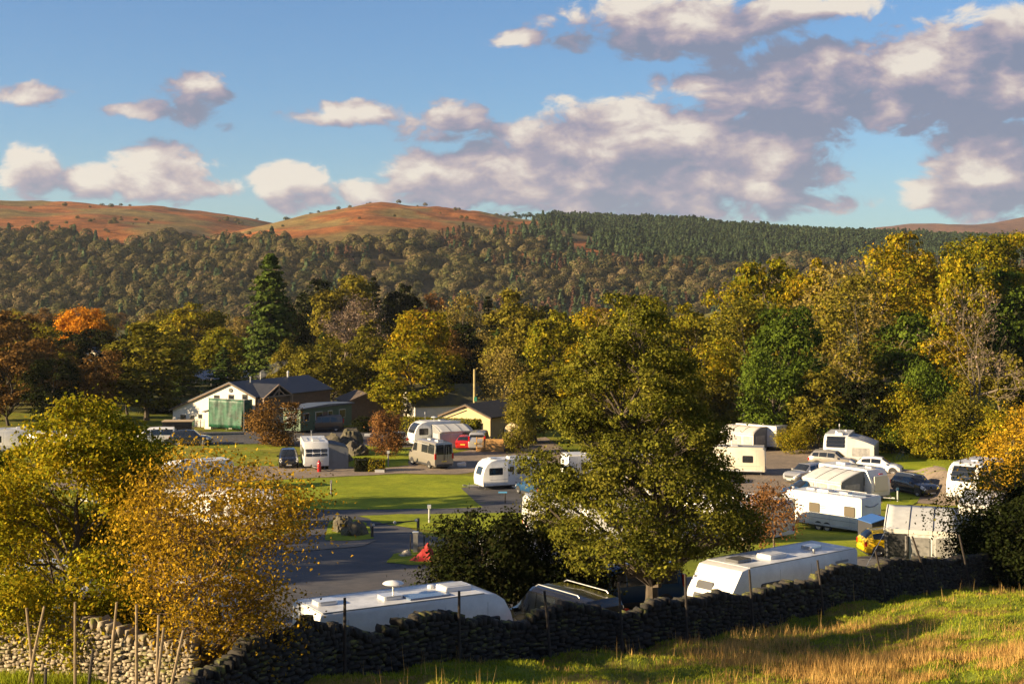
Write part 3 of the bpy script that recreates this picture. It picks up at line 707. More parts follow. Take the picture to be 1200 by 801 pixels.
T = [
 # px, top, Y, kind, idx, leaf, width, label, name
 (18,352,215,'B',3,L_BROWN,86,'tall brown-leaved tree at the far left edge of the valley',0),
 (-22,372,200,'B',2,L_BROWN,80,'brown tree cut by the left edge of the view',0),
 (97,352,275,'B',4,L_ORANGE,84,'bright orange autumn tree left of the house chimney gap',0),
 (60,392,205,'B',0,L_BROWN,84,'dark brown tree below the bright orange tree',0),
 (115,395,225,'B',5,L_DARK,70,'dark tree right below the bright orange tree',0),
 (172,381,188,'B',2,L_OLIVE,112,'olive-brown spreading tree left of the white house',0),
 (215,400,235,'C',1,L_CONIF,52,'low dark conifer left of the yellow-green trees','conifer_tree'),
 (232,352,300,'B',1,L_YGREEN,92,'yellow-green rounded tree left of the tall conifer',0),
 (200,358,330,'B',0,L_OLIVE,64,'olive tree top behind the yellow-green tree at left',0),
 (262,378,262,'B',3,L_YGREEN,64,'lime green tree at the foot of the tall conifer, left side',0),
 (262,405,232,'C',1,L_CONIF,58,'short dark conifer in front of the lime green tree','conifer_tree'),
 (317,292,240,'C',0,L_CONIF,82,'tallest dark green conifer rising above the valley','conifer_tree'),
 (338,345,250,'B',3,L_DARK,50,'dark tree close behind the tallest conifer on its right',0),
 (404,317,300,'B',5,L_OLIVE,84,'olive tree standing highest right of the tall conifer',0),
 (372,330,320,'B',2,L_DARK,58,'dark tree between the tall conifer and the golden olive tree',0),
 (438,322,330,'C',1,L_DARK,48,'dark evergreen right of the golden olive tree','conifer_tree'),
 (470,330,310,'B',1,L_DARK,70,'broad dark evergreen behind the big yellow-green oak','evergreen_tree'),
 (505,338,300,'B',0,L_RUST,46,'small rust-topped tree behind the big oak',0),
 (398,345,235,'N',0,L_GREY,78,'bare reddish-grey tree left of the big yellow-green oak',0),
 (345,395,222,'B',1,L_OLIVE,60,'olive bushy tree behind the slate roof',0),
 (388,392,205,'B',0,L_OLIVE,84,'olive tree behind the green lodge',0),
 (492,352,196,'B',4,L_GREENGOLD,112,'big yellow-green oak behind the hedge',0),
 (478,398,186,'B',1,L_YGREEN,100,'lower yellow-green tree in front of the big oak',0),
 (430,385,215,'B',2,L_OLIVE,72,'olive tree overlapping the left side of the big oak',0),
 (545,345,262,'L',0,L_TAN,58,'pale tan tree right of the big oak',0),
 (542,420,195,'B',5,L_DARK,70,'dark green tree behind the wooden pole',0),
 (601,343,215,'B',2,L_OLIVE,80,'olive round-topped tree left of the golden tree',0),
 (572,345,330,'C',1,L_DARK,44,'dark conifer top behind the tan tree','conifer_tree'),
 (590,400,186,'L',1,L_TAN,58,'thin tan tree beside the wooden pole',0),
 (650,360,185,'B',1,L_YGREEN,98,'golden yellow tree left of the central alder',0),
 (628,425,160,'B',3,L_OLIVE,66,'olive-green tree behind the sheds',0),
 (700,352,200,'B',0,L_GREENGOLD,90,'green and gold tree behind the top of the alder',0),
 (752,333,195,'B',4,L_GREENGOLD,112,'highest rust-tipped green tree behind the alder',0),
 (700,430,160,'B',5,L_GREENGOLD,100,'yellow-green tree hidden behind the alder crown, lower part',0),
 (790,420,158,'B',2,L_OLIVE,90,'olive tree right behind the alder crown',0),
 (815,352,205,'B',1,L_YGREEN,88,'yellow-green tree at the left end of the right-hand wood',0),
 (822,390,172,'B',0,L_GREENGOLD,84,'yellow-leaved tree low at the left end of the right-hand wood',0),
 (858,322,215,'B',0,L_YGREEN,92,'yellow-green tree on the rising edge of the right-hand wood',0),
 (868,352,180,'L',0,L_OLIVE,90,'thin olive tree left of the deep green tree',0),
 (895,306,225,'B',5,L_GREENGOLD,88,'golden tree where the wood top starts to level',0),
 (925,345,168,'B',4,L_GREEN,118,'deep green leafy tree in the middle of the right-hand wood',0),
 (905,400,156,'B',0,L_GREEN,86,'lower deep green tree in front of the tall green one',0),
 (945,308,215,'B',1,L_GREENGOLD,80,'golden-green tree behind the deep green tree',0),
 (985,306,195,'L',1,L_TAN,112,'large tan half-bare tree right of the deep green tree',0),
 (1002,330,180,'L',0,L_OLIVE,100,'brownish see-through tree in the middle of the right-hand wood',0),
 (1035,296,205,'L',0,L_GREENGOLD,100,'feathery gold tree on the skyline of the right-hand wood',0),
 (1062,286,215,'B',2,L_GREENGOLD,84,'gold tree on the skyline left of the bare tree',0),
 (1062,352,178,'B',3,L_GREEN,84,'green tree behind the hedge bushes',0),
 (1100,284,222,'B',0,L_YGREEN,88,'yellow-green tree on the skyline above the bare tree',0),
 (1134,300,190,'B',5,L_GREENGOLD,84,'green and gold tree behind the bare tree',0),
 (1110,380,172,'B',1,L_GREENGOLD,84,'green tree left of the bare pale trunk',0),
 (1136,326,156,'N',1,None,92,'bare pale-trunked tree near the right edge',0),
 (1160,274,235,'B',4,L_GREENGOLD,96,'golden tree high on the right skyline',0),
 (1202,266,240,'B',1,L_GREENGOLD,92,'tallest gold-green tree at the right edge of the skyline',0),
 (1178,330,190,'B',2,L_GREEN,88,'dark green tree below the right skyline',0),
 (1230,320,190,'B',0,L_OLIVE,88,'olive tree just beyond the right edge',0),
 (1170,400,165,'B',3,L_OLIVE,84,'olive tree behind the golden tree at the right edge',0),
 (880,452,172,'L',1,L_OLIVE,60,'weeping olive tree at the edge of the gravel yard',0),
 (962,420,154,'B',3,L_OLIVE,74,'shaded tree above the hedge with pale trunk',0),
 (1012,440,152,'B',5,L_DARK,74,'dark shaded tree behind the hedge bushes',0),
 (10,398,180,'B',1,L_BROWN,84,'dark brown tree low at the far left, in front of the taller brown ones',0),
 (62,412,176,'B',4,L_DARK,80,'dark spreading tree low at left above the oak',0),
 (112,405,182,'B',0,L_BROWN,64,'brown tree left of the olive-brown spreading tree',0),
 (150,420,196,'B',2,L_DARK,60,'dark tree behind the olive-brown spreading tree',0),
 (-35,400,185,'B',3,L_DARK,70,'dark tree cut by the left edge above the oak',0),
 (835,440,168,'B',1,L_OLIVE,74,'olive tree beside the white awning caravan',0),
 (745,440,168,'B',3,L_OLIVE,74,'olive tree behind the hidden caravans',0),
]
for (px, top, Yd, kd, i, lm, wpx, lab, nm) in T:
    top -= 9 * (px > 870 and top < 345)
    vt(px, top, Yd, kd, i, lm, lab, wpx=wpx, name=nm or ('bare_tree' if kd == 'N' else 'broadleaf_tree'), barkm=(BARKP if px > 860 and kd == 'B' and i in (3, 5) else None))
# hedge bushes in front of the right-hand wood
for k, (px, top, Yd, wpx, lm, lab) in enumerate([(905,478,156,52,L_GREEN,'green bush left of the tall hedge trunks'),(942,470,148,48,L_YGREEN,'lime bush beneath the deep green tree'),
    (985,474,140,46,L_GREEN,'green bush behind the caravan with the aerial'),(1020,462,140,50,L_YGREEN,'yellow-green bush right of the caravan aerial'),
    (1056,452,138,56,L_GREENGOLD,'yellow-green bush above the bicycle'),(1088,424,141,56,L_GREEN,'tall green bush left of the bare tree'),(1096,470,132,62,L_YGREEN,'olive yellow bush over the mown grass'),(1128,462,132,52,L_OLIVE,'olive bush under the bare tree'),
    (870,486,158,44,L_OLIVE,'olive bush behind the awning caravan'),(1165,478,128,64,L_GREENGOLD,'gold-green bush behind the right-edge caravan')]):
    vt(px, top, Yd + 13, 'H', k % 3, lm, lab, 'bush', wpx=wpx * 1.2, name='bush')
# garden and camp bushes
for (px, top, Yd, wpx, lm, lab, ix) in [(324,467,158,66,L_BROWN,'round russet bush in front of the slate-roofed house',0),(453,482,147,46,L_RUST,'small reddish bush left of the caravan awning',1),
    (190,470,200,60,L_DARK,'dark shrub left of the white house',0),
    (930,500,150,44,L_YGREEN,'low lime bush left of the caravan with the aerial',2),(1045,498,150,44,L_GREEN,'low green bush at the edge of the mown grass',1),(1240,470,120,70,L_YGREEN,'yellow bush off the right edge',1),(425,490,172,24,L_DARK,'dark shrub between lodge and sheds',0),(610,470,150,40,L_OLIVE,'olive shrub above the wooden pod',1)]:
    vt(px, top, Yd, 'H', ix, lm, lab, 'bush', wpx=wpx, name='bush')
# the belt of trees that closes the valley floor beyond
fl = [L_OLIVE, L_BROWN, L_YGREEN, L_DARK, L_GREENGOLD, L_TAN]
COLN = {'olive_leaves': 'olive-leaved', 'brown_leaves': 'brown-leaved', 'yellow_green_leaves': 'yellow-green', 'dark_green_leaves': 'dark leafy', 'green_gold_leaves': 'green and gold', 'tan_leaves': 'tan half-bare', 'conifer_needles': 'green conifer'}
for i in range(150):
    Yd = random.uniform(330, 760); px = random.uniform(-60, 880); x, y = WP(px, Yd); z = hz(x, y)
    h_ = random.uniform(9, 15); s = h_ / 15
    if HOR - F * (z + h_) / Yd < (362 if 180 < px < 330 else 350): continue
    b_ = BL[i % 6] if i % 5 else CONF[1]; lm_ = random.choice(fl) if i % 5 else L_CONIF; LN_ = COLN[lm_.name]
    place_tree('valley_tree', b_, LN_ + ' tree in the distant belt along the valley floor', 'tree', (x, y, z), (s * 1.1, s * 1.1, s * (1 if i % 5 else .8)), random.uniform(0, 6.28), lm_, 'trees in the distant belt along the valley floor')
for i in range(110):
    Yd = random.uniform(205, 330); px = random.uniform(-50, 870); x, y = WP(px, Yd); z = hz(x, y); h_ = random.uniform(6, 12)
    if 175 < px < 345 and Yd < 300 or 330 < px < 600 and Yd < 215: continue
    if HOR - F * (z + h_) / Yd < 372: continue
    b_ = BL[i % 6] if i % 6 else CONF[1]; s = h_ / 15; lm_ = random.choice([L_OLIVE, L_DARK, L_BROWN, L_YGREEN, L_DARK]) if i % 6 else L_CONIF; LN_ = COLN[lm_.name]
    place_tree('valley_tree', b_, LN_ + ' smaller tree low between the taller valley trees', 'tree', (x, y, z - .5), (s * 1.25, s * 1.25, s * (1 if i % 6 else .8)), random.uniform(0, 6.28), lm_, 'smaller trees low between the taller valley trees')
# pines standing clear on the skyline
PINE_T = [make_tree(80 + i, 3.6, 15.0, 8.2, 6, 50, 900, .7, 'dome', tr=.3, clump=.5, lobe=.5, leafm=L_DARK) for i in range(2)]
random.seed(11)
for i in range(30):
    px = 556 + i * 3.9 + random.uniform(-1.5, 1.5); X_ = (px - 600) / F * 2130; z = hz(X_, 2130)
    place_tree('pine_tree', PINE_T[i % 2], 'tall thin-stemmed pine in the row on the skyline', 'tree', (X_, 2130, z - 1), random.uniform(.9, 1.25), random.uniform(0, 6), L_FC, 'pines in the row on the skyline')
for (px, Yd, lab) in [(366,1745,'lone small tree on the bracken hill, highest and rightmost'),(340,1740,'tiny lone tree left on the bracken hill skyline'),(432,1748,'lone tree on the bracken hilltop')]:
    vt(px, ROW(atY(px, Yd).z, Yd) - 7, Yd, 'B', 0, L_DARK, lab, wpx=8, name='lone_tree')

# ------------------------------------------------------------------ near trees
def near(name, px, Yd, mesh, label, rz=0.0, cat='tree'):
    return place_tree(name, mesh, label, cat, atY(px, Yd), 1.0, rz)
C_T = make_tree(101, 5.3, 13.4, 2.7, 125, 3800, 100000, .112, 'cone', tr=.27, lean=(-1.1, 0), twigs=8, leafm=L_ALDER, bark=BARK, clump=.24, lobe=.20, jitter=.6, squash=.65, irr=.22)
near('alder_tree', 765, 61, C_T, 'large grey-green alder with broad conical crown behind the stone wall').scale = (1.04, 1.04, 1.04)
A_T = make_tree(102, 3.5, 7.3, .6, 36, 2200, 78000, .092, 'dome', tr=.17, twigs=12, irr=.2, leafm=L_OAK, clump=.34, lobe=.32, jitter=.9)
near('oak_tree', 92, 38.6, A_T, 'green and yellow leaved tree at the left behind the sunlit wall')
near('oak_tree', -58, 45.5, A_T, 'green and yellow tree cut off by the left edge', 2.2)
B_T = make_tree(103, 2.95, 6.0, .5, 40, 1700, 27000, .078, 'vase', tr=.09, twigs=34, irr=.2, leafm=L_GOLD, bark=TWIG, clump=.45, lobe=.36, jitter=1.2)
near('hazel_tree', 250, 35.2, B_T, 'golden-leaved twiggy tree at the corner of the stone walls')
D_T = make_tree(104, 2.7, 4.6, .3, 22, 800, 20000, .13, 'dome', tr=.10, twigs=8, leafm=L_DARK, clump=.4, lobe=.38)
near('holly_bush', 566, 62, D_T, 'large dark bush beside the camp road', cat='bush').scale = (1.0, 1.0, 1.1)
near('holly_bush', 640, 63, D_T, 'dark bush under the left side of the alder', 2.0, cat='bush')
E_T = make_tree(105, 1.7, 4.6, 1.7, 16, 420, 3000, .12, 'dome', tr=.07, twigs=14, leafm=L_RUST, bark=BARKP, clump=.5, lobe=.42, jitter=1.2)
near('hawthorn_tree', 905, 80, E_T, 'thin hawthorn with reddish crown beside the long white caravan')
near('hawthorn_tree', 878, 74, E_T, 'small hawthorn half hidden by the right edge of the alder', 2.5)
F_T = make_tree(106, 3.5, 6.2, .4, 26, 1100, 17000, .12, 'dome', tr=.16, twigs=22, leafm=L_OLIVE, bark=BARKP, clump=.5, lobe=.38, jitter=1.2)
near('thorn_tree', 1192, 66, F_T, 'dark thorn tree with sunlit branches at the right edge above the wall')
near('holly_bush', 1190, 63, D_T, 'dark bush under the thorn tree at the right edge', 1.0, cat='bush')
near('holly_bush', 1232, 65, D_T, 'dark bush beyond the right edge', 3.0, cat='bush')
near('thorn_tree', 1268, 70, F_T, 'thorn tree beyond the right edge', 2.1)
G_T = make_tree(107, 4.2, 8.6, 2.4, 26, 900, 15000, .17, 'dome', tr=.2, twigs=18, leafm=L_GOLD, bark=BARKP, clump=.42, lobe=.36, jitter=1.0)
near('sycamore_tree', 1218, 86, G_T, 'orange and gold leaved tree at the right edge behind the thorn tree')
# bare thicket behind the sunlit wall
H_T = bare_tree(108, 1.2, 2.2, 4, L_BROWN, 500, .07, TWIG, tr=.04)
for i, (px, Yd) in enumerate([(150,38.5),(118,39.5),(20,38.8),(178,38)]):
    place_tree('thorn_scrub', H_T, ['bare brown thorn scrub behind the wall below the golden tree','bare scrub left of the wall gap','brown scrub at the far left above the wall','bare twiggy scrub right of the wall gap'][i], 'scrub', atY(px, Yd), random.uniform(.85, 1.2), i * 1.9)
# trees out of view on the left that throw the long morning shadows
for i, (x, y, s) in enumerate([(-16, 22, .72), (-52, 62, 1.0), (-60, 74, 1.1), (-75, 90, 1.1), (-45, 103, .95), (-37, 84, .75), (-37, 74, .85)]):
    place_tree('broadleaf_tree', BL[i % 6], 'tree standing left of the view', 'tree', (x, y, hz(x, y)), s, i, L_YGREEN, 'trees standing left of the view')

# ------------------------------------------------------------------ dry stone walls
def stone_variant(seed):
    r = np.random.default_rng(seed); g_ = [-1, 0, 1]; vid = {}; V = []; Fc = []
    def vi(p):
        if p not in vid:
            q = np.array(p, float); q = q / (np.abs(q) ** 9).sum() ** (1/9); q = q * .5 * (1 + r.normal(size=3) * .10); vid[p] = len(V); V.append(q)
        return vid[p]
    for ax in range(3):
        for sgn in (-1, 1):
            for a in (0, 1):
                for b_ in (0, 1):
                    q = []
                    for (da, db) in ((0,0),(1,0),(1,1),(0,1)):
                        p = [0, 0, 0]; p[ax] = sgn; p[(ax+1) % 3] = g_[a+da]; p[(ax+2) % 3] = g_[b_+db]; q.append(vi(tuple(p)))
                    Fc.append(q if sgn > 0 else q[::-1])
    return np.array(V), np.array(Fc)
def stonemat(name, c1, c2, moss):
    m = bpy.data.materials.new(name); m.use_nodes = True; t = NT(m.node_tree); b = t.n['Principled BSDF']; b.inputs['Roughness'].default_value = .9
    ge = t.node('ShaderNodeNewGeometry'); oi = t.node('ShaderNodeObjectInfo'); tcn = t.node('ShaderNodeTexCoord')
    rnd = t.math('FRACT', t.math('ADD', ge.outputs['Random Per Island'], oi.outputs['Random']))
    c = t.mix(rnd, C4(c1), C4(c2)); wp = t.node('ShaderNodeNewGeometry').outputs['Position']
    nz = t.noise(wp, 2.2, 4, .6); nz2 = t.noise(wp, 14, 4, .7)
    sepn = t.node('ShaderNodeSeparateXYZ'); t.l.new(ge.outputs['Normal'], sepn.inputs[0])
    mk = t.mapr(t.math('ADD', nz, t.math('MULTIPLY', sepn.outputs[2], moss)), .62, .75)
    c = t.mix(mk, c, (.12, .12, .02, 1)); c = t.mix(1.0, c, t.ramp(nz2, [(.3, (.6,.6,.6)), (.7, (1.4,1.4,1.4))]), 'MULTIPLY'); t.l.new(c, b.inputs['Base Color'])
    bn = t.node('ShaderNodeBump'); bn.inputs['Strength'].default_value = .6; bn.inputs['Distance'].default_value = .02; t.l.new(nz2, bn.inputs['Height']); t.l.new(bn.outputs[0], b.inputs['Normal'])
    return m
STONE = stonemat('shade_darkened_wall_stone', (.010,.009,.007), (.030,.025,.020), .12)  # stone colour lowered to stand in for the deep shade on this wall
STONEL = stonemat('sunlit_wall_stone', (.16,.125,.085), (.34,.28,.19), .12)  # lighter copy of the wall stone, brightened for the wall in sun
SV = [stone_variant(500 + i) for i in range(8)]
def stone_wall(name, label, line, h, m, seed, near_side, nsingle=300, course=.12, length=.27, thick=.5, wob=.12):
    r = np.random.default_rng(seed); P = [Vector((a, b_, 0)) for a, b_ in line]; root = thing(name, label, 'wall', (P[0].x, P[0].y, hz(P[0].x, P[0].y)))
    L = [0]
    for a, b_ in zip(P, P[1:]): L.append(L[-1] + (b_ - a).length)
    def pt(s):
        k = max(0, min(len(P) - 2, sum(1 for l in L[1:] if l < s))); a, b_ = P[k], P[k+1]; d_ = (b_ - a).normalized()
        p = a + d_ * (s - L[k]); nn = Vector((d_.y, -d_.x, 0)) * near_side; return p, d_, nn
    org = root.location
    def topz(s): return h * (1 + wob * (vnoise(s * .35, 3.3, seed) - .5) * 2 + .05 * (vnoise(s * 2.1, 7.7, seed) - .5))
    core = MB(); n = int(L[-1] / .5)
    for i in range(n + 1):
        s = L[-1] * i / n; p, d_, nn = pt(s); q = p + nn * (thick * .5); zb = hz(q.x, q.y)
        for (o_, z_) in ((thick * .36, -.4), (thick * .30, topz(s) - .22), (-thick * .30, topz(s) - .22), (-thick * .36, -2.6)):
            w_ = p + nn * o_; core.v.append((w_.x - org.x, w_.y - org.y, zb + z_ - org.z))
    for i in range(n):
        for k in range(3): core.f.append((i*4+k, (i+1)*4+k, (i+1)*4+k+1, i*4+k+1))
    core.f.append((0, 1, 2, 3)); core.f.append(tuple(n*4 + k for k in (3, 2, 1, 0)))
    core.build('wall_core', mat('wall_core_rubble', (.04,.037,.033), .95, var=.5, vscale=5), root)
    st = []
    s = 0
    ncou = int(h * 1.15 / course)
    for c_ in range(ncou):
        s = r.uniform(0, length)
        while s < L[-1]:
            ln = length * r.uniform(.5, 1.5); p, d_, nn = pt(min(s + ln / 2, L[-1])); tz = topz(s)
            z = c_ * course + course / 2
            if z < tz - .16:
                for side in (1,):
                    q = p + nn * (thick * .5 - .07 + r.normal() * .018) * side - nn * .06 * z; zb = hz((p + nn * thick * .5).x, (p + nn * thick * .5).y)
                    st.append((q.x, q.y, zb + z - .05 + r.normal() * .012, math.atan2(d_.y, d_.x), r.normal() * .07, ln * .97, .26, course * r.uniform(.6, 1.25)))
            s += ln
    s = 0
    while s < L[-1]:      # cope stones set on edge along the top
        ln = r.uniform(.10, .22); p, d_, nn = pt(s); q = p + nn * thick * .5; zb = hz(q.x, q.y); tz = topz(s)
        st.append((p.x + nn.x * r.normal() * .03, p.y + nn.y * r.normal() * .03, zb + tz - .10 + r.normal() * .035, math.atan2(d_.y, d_.x) + r.normal() * .12, r.normal() * .25, ln * 1.1, thick * r.uniform(.75, 1.0), r.uniform(.18, .34))); s += ln
    st = [a for a in st if abs(a[0] / a[1]) < .52]
    st.sort(key=lambda a: (a[0] ** 2 + a[1] ** 2) / (1 if a[1] > 26 and abs(a[0] / a[1]) < .37 else .0001) / (a[5] * a[7]))
    meshes = []
    for v, f in SV: meshes.append(np_mesh('stone', v, f, m))
    for i, a in enumerate(st[:nsingle]):
        o = bpy.data.objects.new('stone', meshes[i % 8]); COL.objects.link(o); o.parent = root
        o.location = (a[0] - org.x, a[1] - org.y, a[2] - org.z); o.rotation_euler = (0, a[4], a[3]); o.scale = (a[5], a[6], a[7])
    A = np.array(st[nsingle:]); VV = []; FF = []; off = 0
    for k in range(8):
        B_ = A[k::8]; v, f = SV[k]; nb = len(B_)
        if nb == 0: continue
        q = v[None] * B_[:, None, 5:8]; ca_, sa = np.cos(B_[:, 4])[:, None], np.sin(B_[:, 4])[:, None]
        x = q[..., 0] * ca_ + q[..., 2] * sa; z = -q[..., 0] * sa + q[..., 2] * ca_; y = q[..., 1]; cb, sb = np.cos(B_[:, 3])[:, None], np.sin(B_[:, 3])[:, None]
        W = np.stack([x * cb - y * sb, x * sb + y * cb, z], -1) + B_[:, None, 0:3] - np.array(tuple(org)); VV.append(W.reshape(-1, 3))
        FF.append((f[None] + (np.arange(nb) * len(v))[:, None, None] + off).reshape(-1, 4)); off += nb * len(v)
    if len(VV):
        o = link_mesh('stone', np_mesh('stone', np.concatenate(VV), np.concatenate(FF), m), root); o['kind'] = 'stuff'
    return root
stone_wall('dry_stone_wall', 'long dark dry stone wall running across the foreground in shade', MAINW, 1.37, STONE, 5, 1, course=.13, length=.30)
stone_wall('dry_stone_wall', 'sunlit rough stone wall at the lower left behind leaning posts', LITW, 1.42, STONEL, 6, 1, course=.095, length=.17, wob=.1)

# ------------------------------------------------------------------ fence posts
def post(px, top, side_off, lean, label, bottom=None, Yd=None, rad=.045, m=WOODP):
    if Yd is None:
        Yd = float(np.interp(px, [PX(a, b_) for a, b_ in MAINW], [b_ for a, b_ in MAINW])) - side_off
    p = atY(px, Yd); zt = (HOR - top) / F * Yd; h_ = max(.6, zt - p.z); mb = MB(); dx = lean * h_
    mb.tube([(0,0,-.3),(dx*.5,0,h_*.5),(dx,0,h_)], [rad*1.1, rad, rad*.85], 7); o = mb.build('fence_post', m); p.x -= dx; o.location = p
    return tag(o, label, 'post')
for (px, top, ln, lab) in [(404,700,0,'fence post against the rear end of the near left motorhome'),(538,692,0,'fence post in front of the motorhome side'),(638,692,-.10,'leaning post in front of the black van side'),
    (725,682,-.06,'leaning post in front of the blue van'),(803,672,-.03,'post by the window of the near right caravan'),(878,667,-.07,'post at the front corner of the near right caravan'),
    (958,656,-.12,'post before the middle of the near right caravan'),(1026,645,-.22,'leaning post left of the grey awning'),(1069,628,-.34,'strongly leaning post in front of the awning'),
    (1124,626,-.22,'leaning post right of the awning'),(1178,620,-.2,'leaning post under the thorn tree')]:
    post(px, top, .75, ln, lab)
for (px, top, ln, lab, Yd) in [(31,712,-.10,'leftmost leaning post in front of the sunlit wall',34.8),(52,710,.22,'second post from the left, leaning right, at the sunlit wall',34.6),(88,705,0,'tall straight pale post at the sunlit wall',33.6),
    (137,705,.10,'leaning post beside the gap in the sunlit wall',33.4),(160,708,0,'straight pale post right of the gap in the sunlit wall',32.6),(186,720,.03,'thin post near the wall corner',32.6),(192,735,.12,'short pale stake beside the wall corner',32.0),
    (215,738,.22,'short leaning post at the base of the golden tree',31.8),(109,760,.12,'short dark post in front of the sunlit wall',29.6),(54,782,.05,'short dark stump post at the bottom left',28.8)]:
    post(px, top, 0, ln, lab, Yd=Yd, rad=.035, m=mat('pale_post', (.30,.22,.13), .85, var=.4, vscale=6) if 'dark' not in lab else WOODP)

# ------------------------------------------------------------------ vehicles
def patch_mb(fn, A, B_, off=.012, back=.012):
    """curved panel: fn(i,j)->point, grid A x B_, pushed outwards, with a rim folded inwards"""
    mb = MB(); G = [[fn(a, b_) for b_ in B_] for a in A]; na, nb = len(A), len(B_)
    nrm = [[None] * nb for _ in range(na)]
    for i in range(na):
        for j in range(nb):
            u = G[min(i+1, na-1)][j] - G[max(i-1, 0)][j]; v = G[i][min(j+1, nb-1)] - G[i][max(j-1, 0)]; n_ = u.cross(v)
            n_ = n_.normalized() if n_.length > 1e-9 else Vector((0,0,1))
            c = G[i][j] - Vector((G[i][j].x * .7, 0, .9))
            if n_.dot(c) < 0: n_ = -n_
            nrm[i][j] = n_
    for i in range(na):
        for j in range(nb): mb.v.append(tuple(G[i][j] + nrm[i][j] * off))
    for i in range(na - 1):
        for j in range(nb - 1): mb.f.append((i*nb+j, (i+1)*nb+j, (i+1)*nb+j+1, i*nb+j+1))
    ring = [(i, 0) for i in range(na)] + [(na-1, j) for j in range(1, nb)] + [(i, nb-1) for i in range(na-2, -1, -1)] + [(0, j) for j in range(nb-2, 0, -1)]
    o = len(mb.v)
    for (i, j) in ring: mb.v.append(tuple(G[i][j] - nrm[i][j] * back))
    for k in range(len(ring)):
        k2 = (k + 1) % len(ring); a = ring[k][0]*nb + ring[k][1]; b2 = ring[k2][0]*nb + ring[k2][1]; mb.f.append((a, b2, o + k2, o + k))
    return mb
def wheel(parent, x, y, r_, side, w_=.2, rim=RIM):
    o = MB().lathe([(r_*.62, -w_/2), (r_*.95, -w_/2), (r_, -w_*.35), (r_, w_*.35), (r_*.95, w_/2), (r_*.62, w_/2)], (0,0,0), 'Y', 20).build('wheel', RUB, parent, True)
    o.location = (x, y, r_)
    mb = MB().lathe([(.001, side*w_*.42), (r_*.2, side*w_*.44), (r_*.24, side*w_*.3), (r_*.6, side*w_*.36), (r_*.66, side*w_*.5), (r_*.66, -side*w_*.3)], (0,0,0), 'Y', 16)
    for k in range(5):
        a = k * 2 * math.pi / 5; c = (math.cos(a)*r_*.4, side*w_*.42, math.sin(a)*r_*.4)
        mb.box(c, (r_*.5, .02, r_*.13), M=Matrix.Rotation(-a, 3, 'Y'))
    mb.build('rim', rim, o, True)
CARS = {
 # x, zbottom, zbelt, ztop, halfwidth, halfwidth top
 'hatch': dict(L=4.1, st=[(-2.02,.32,.78,.84,.70,.60),(-1.98,.24,.92,.98,.80,.66),(-1.80,.22,.96,1.22,.84,.62),(-1.50,.2,.96,1.44,.86,.58),(-.6,.2,.93,1.52,.87,.60),(.25,.2,.90,1.46,.87,.60),(1.05,.2,.88,.95,.86,.74),(1.6,.22,.80,.86,.84,.70),(1.93,.24,.64,.70,.78,.62),(2.05,.32,.54,.58,.62,.50)], w=(-1.28,1.28,.31), win=[(-1.55,-.72),(-.66,.20)], fr=(.30,1.0), re=(-1.93,-1.56)),
 'suv': dict(L=4.6, st=[(-2.28,.40,.86,.92,.74,.64),(-2.22,.30,1.04,1.10,.88,.70),(-2.05,.28,1.08,1.42,.91,.68),(-1.78,.26,1.08,1.62,.93,.66),(-.7,.26,1.05,1.69,.94,.68),(.30,.26,1.02,1.63,.94,.68),(1.0,.26,1.0,1.08,.93,.80),(1.75,.28,.94,1.02,.91,.76),(2.14,.30,.80,.86,.85,.68),(2.3,.38,.62,.68,.70,.56)], w=(-1.36,1.42,.36), win=[(-1.86,-1.25),(-1.18,-.42),(-.36,.36)], fr=(.36,.95), re=(-2.2,-1.84)),
 'mpv': dict(L=4.9, st=[(-2.44,.40,1.0,1.1,.84,.80),(-2.40,.32,1.05,1.2,.92,.86),(-2.32,.30,1.08,1.70,.95,.80),(-2.20,.28,1.08,1.93,.95,.78),(-.7,.28,1.06,1.97,.95,.80),(.8,.28,1.04,1.92,.95,.78),(1.62,.28,1.02,1.16,.94,.80),(2.05,.30,.92,.98,.90,.74),(2.35,.32,.76,.82,.82,.62),(2.45,.4,.6,.66,.66,.5)], w=(-1.5,1.5,.34), win=[(-2.1,-.85),(-.75,.25),(.33,1.0)], fr=(.92,1.56), re=(-2.39,-2.28)),
 'van': dict(L=6.0, st=[(-3.0,.42,1.3,1.5,.94,.88),(-2.98,.36,1.35,2.3,1.0,.90),(-2.90,.34,1.35,2.56,1.02,.90),(-1.0,.32,1.35,2.62,1.03,.92),(1.2,.32,1.35,2.60,1.03,.90),(1.7,.32,1.33,2.42,1.03,.82),(2.45,.32,1.28,1.48,1.0,.84),(2.8,.34,1.0,1.12,.95,.75),(2.97,.36,.78,.86,.86,.6),(3.0,.42,.7,.74,.72,.5)], w=(-1.75,1.95,.35), win=[(-2.8,-1.5),(-1.42,-.1),(.9,1.85)], fr=(1.74,2.42), re=(-2.985,-2.93)),
}
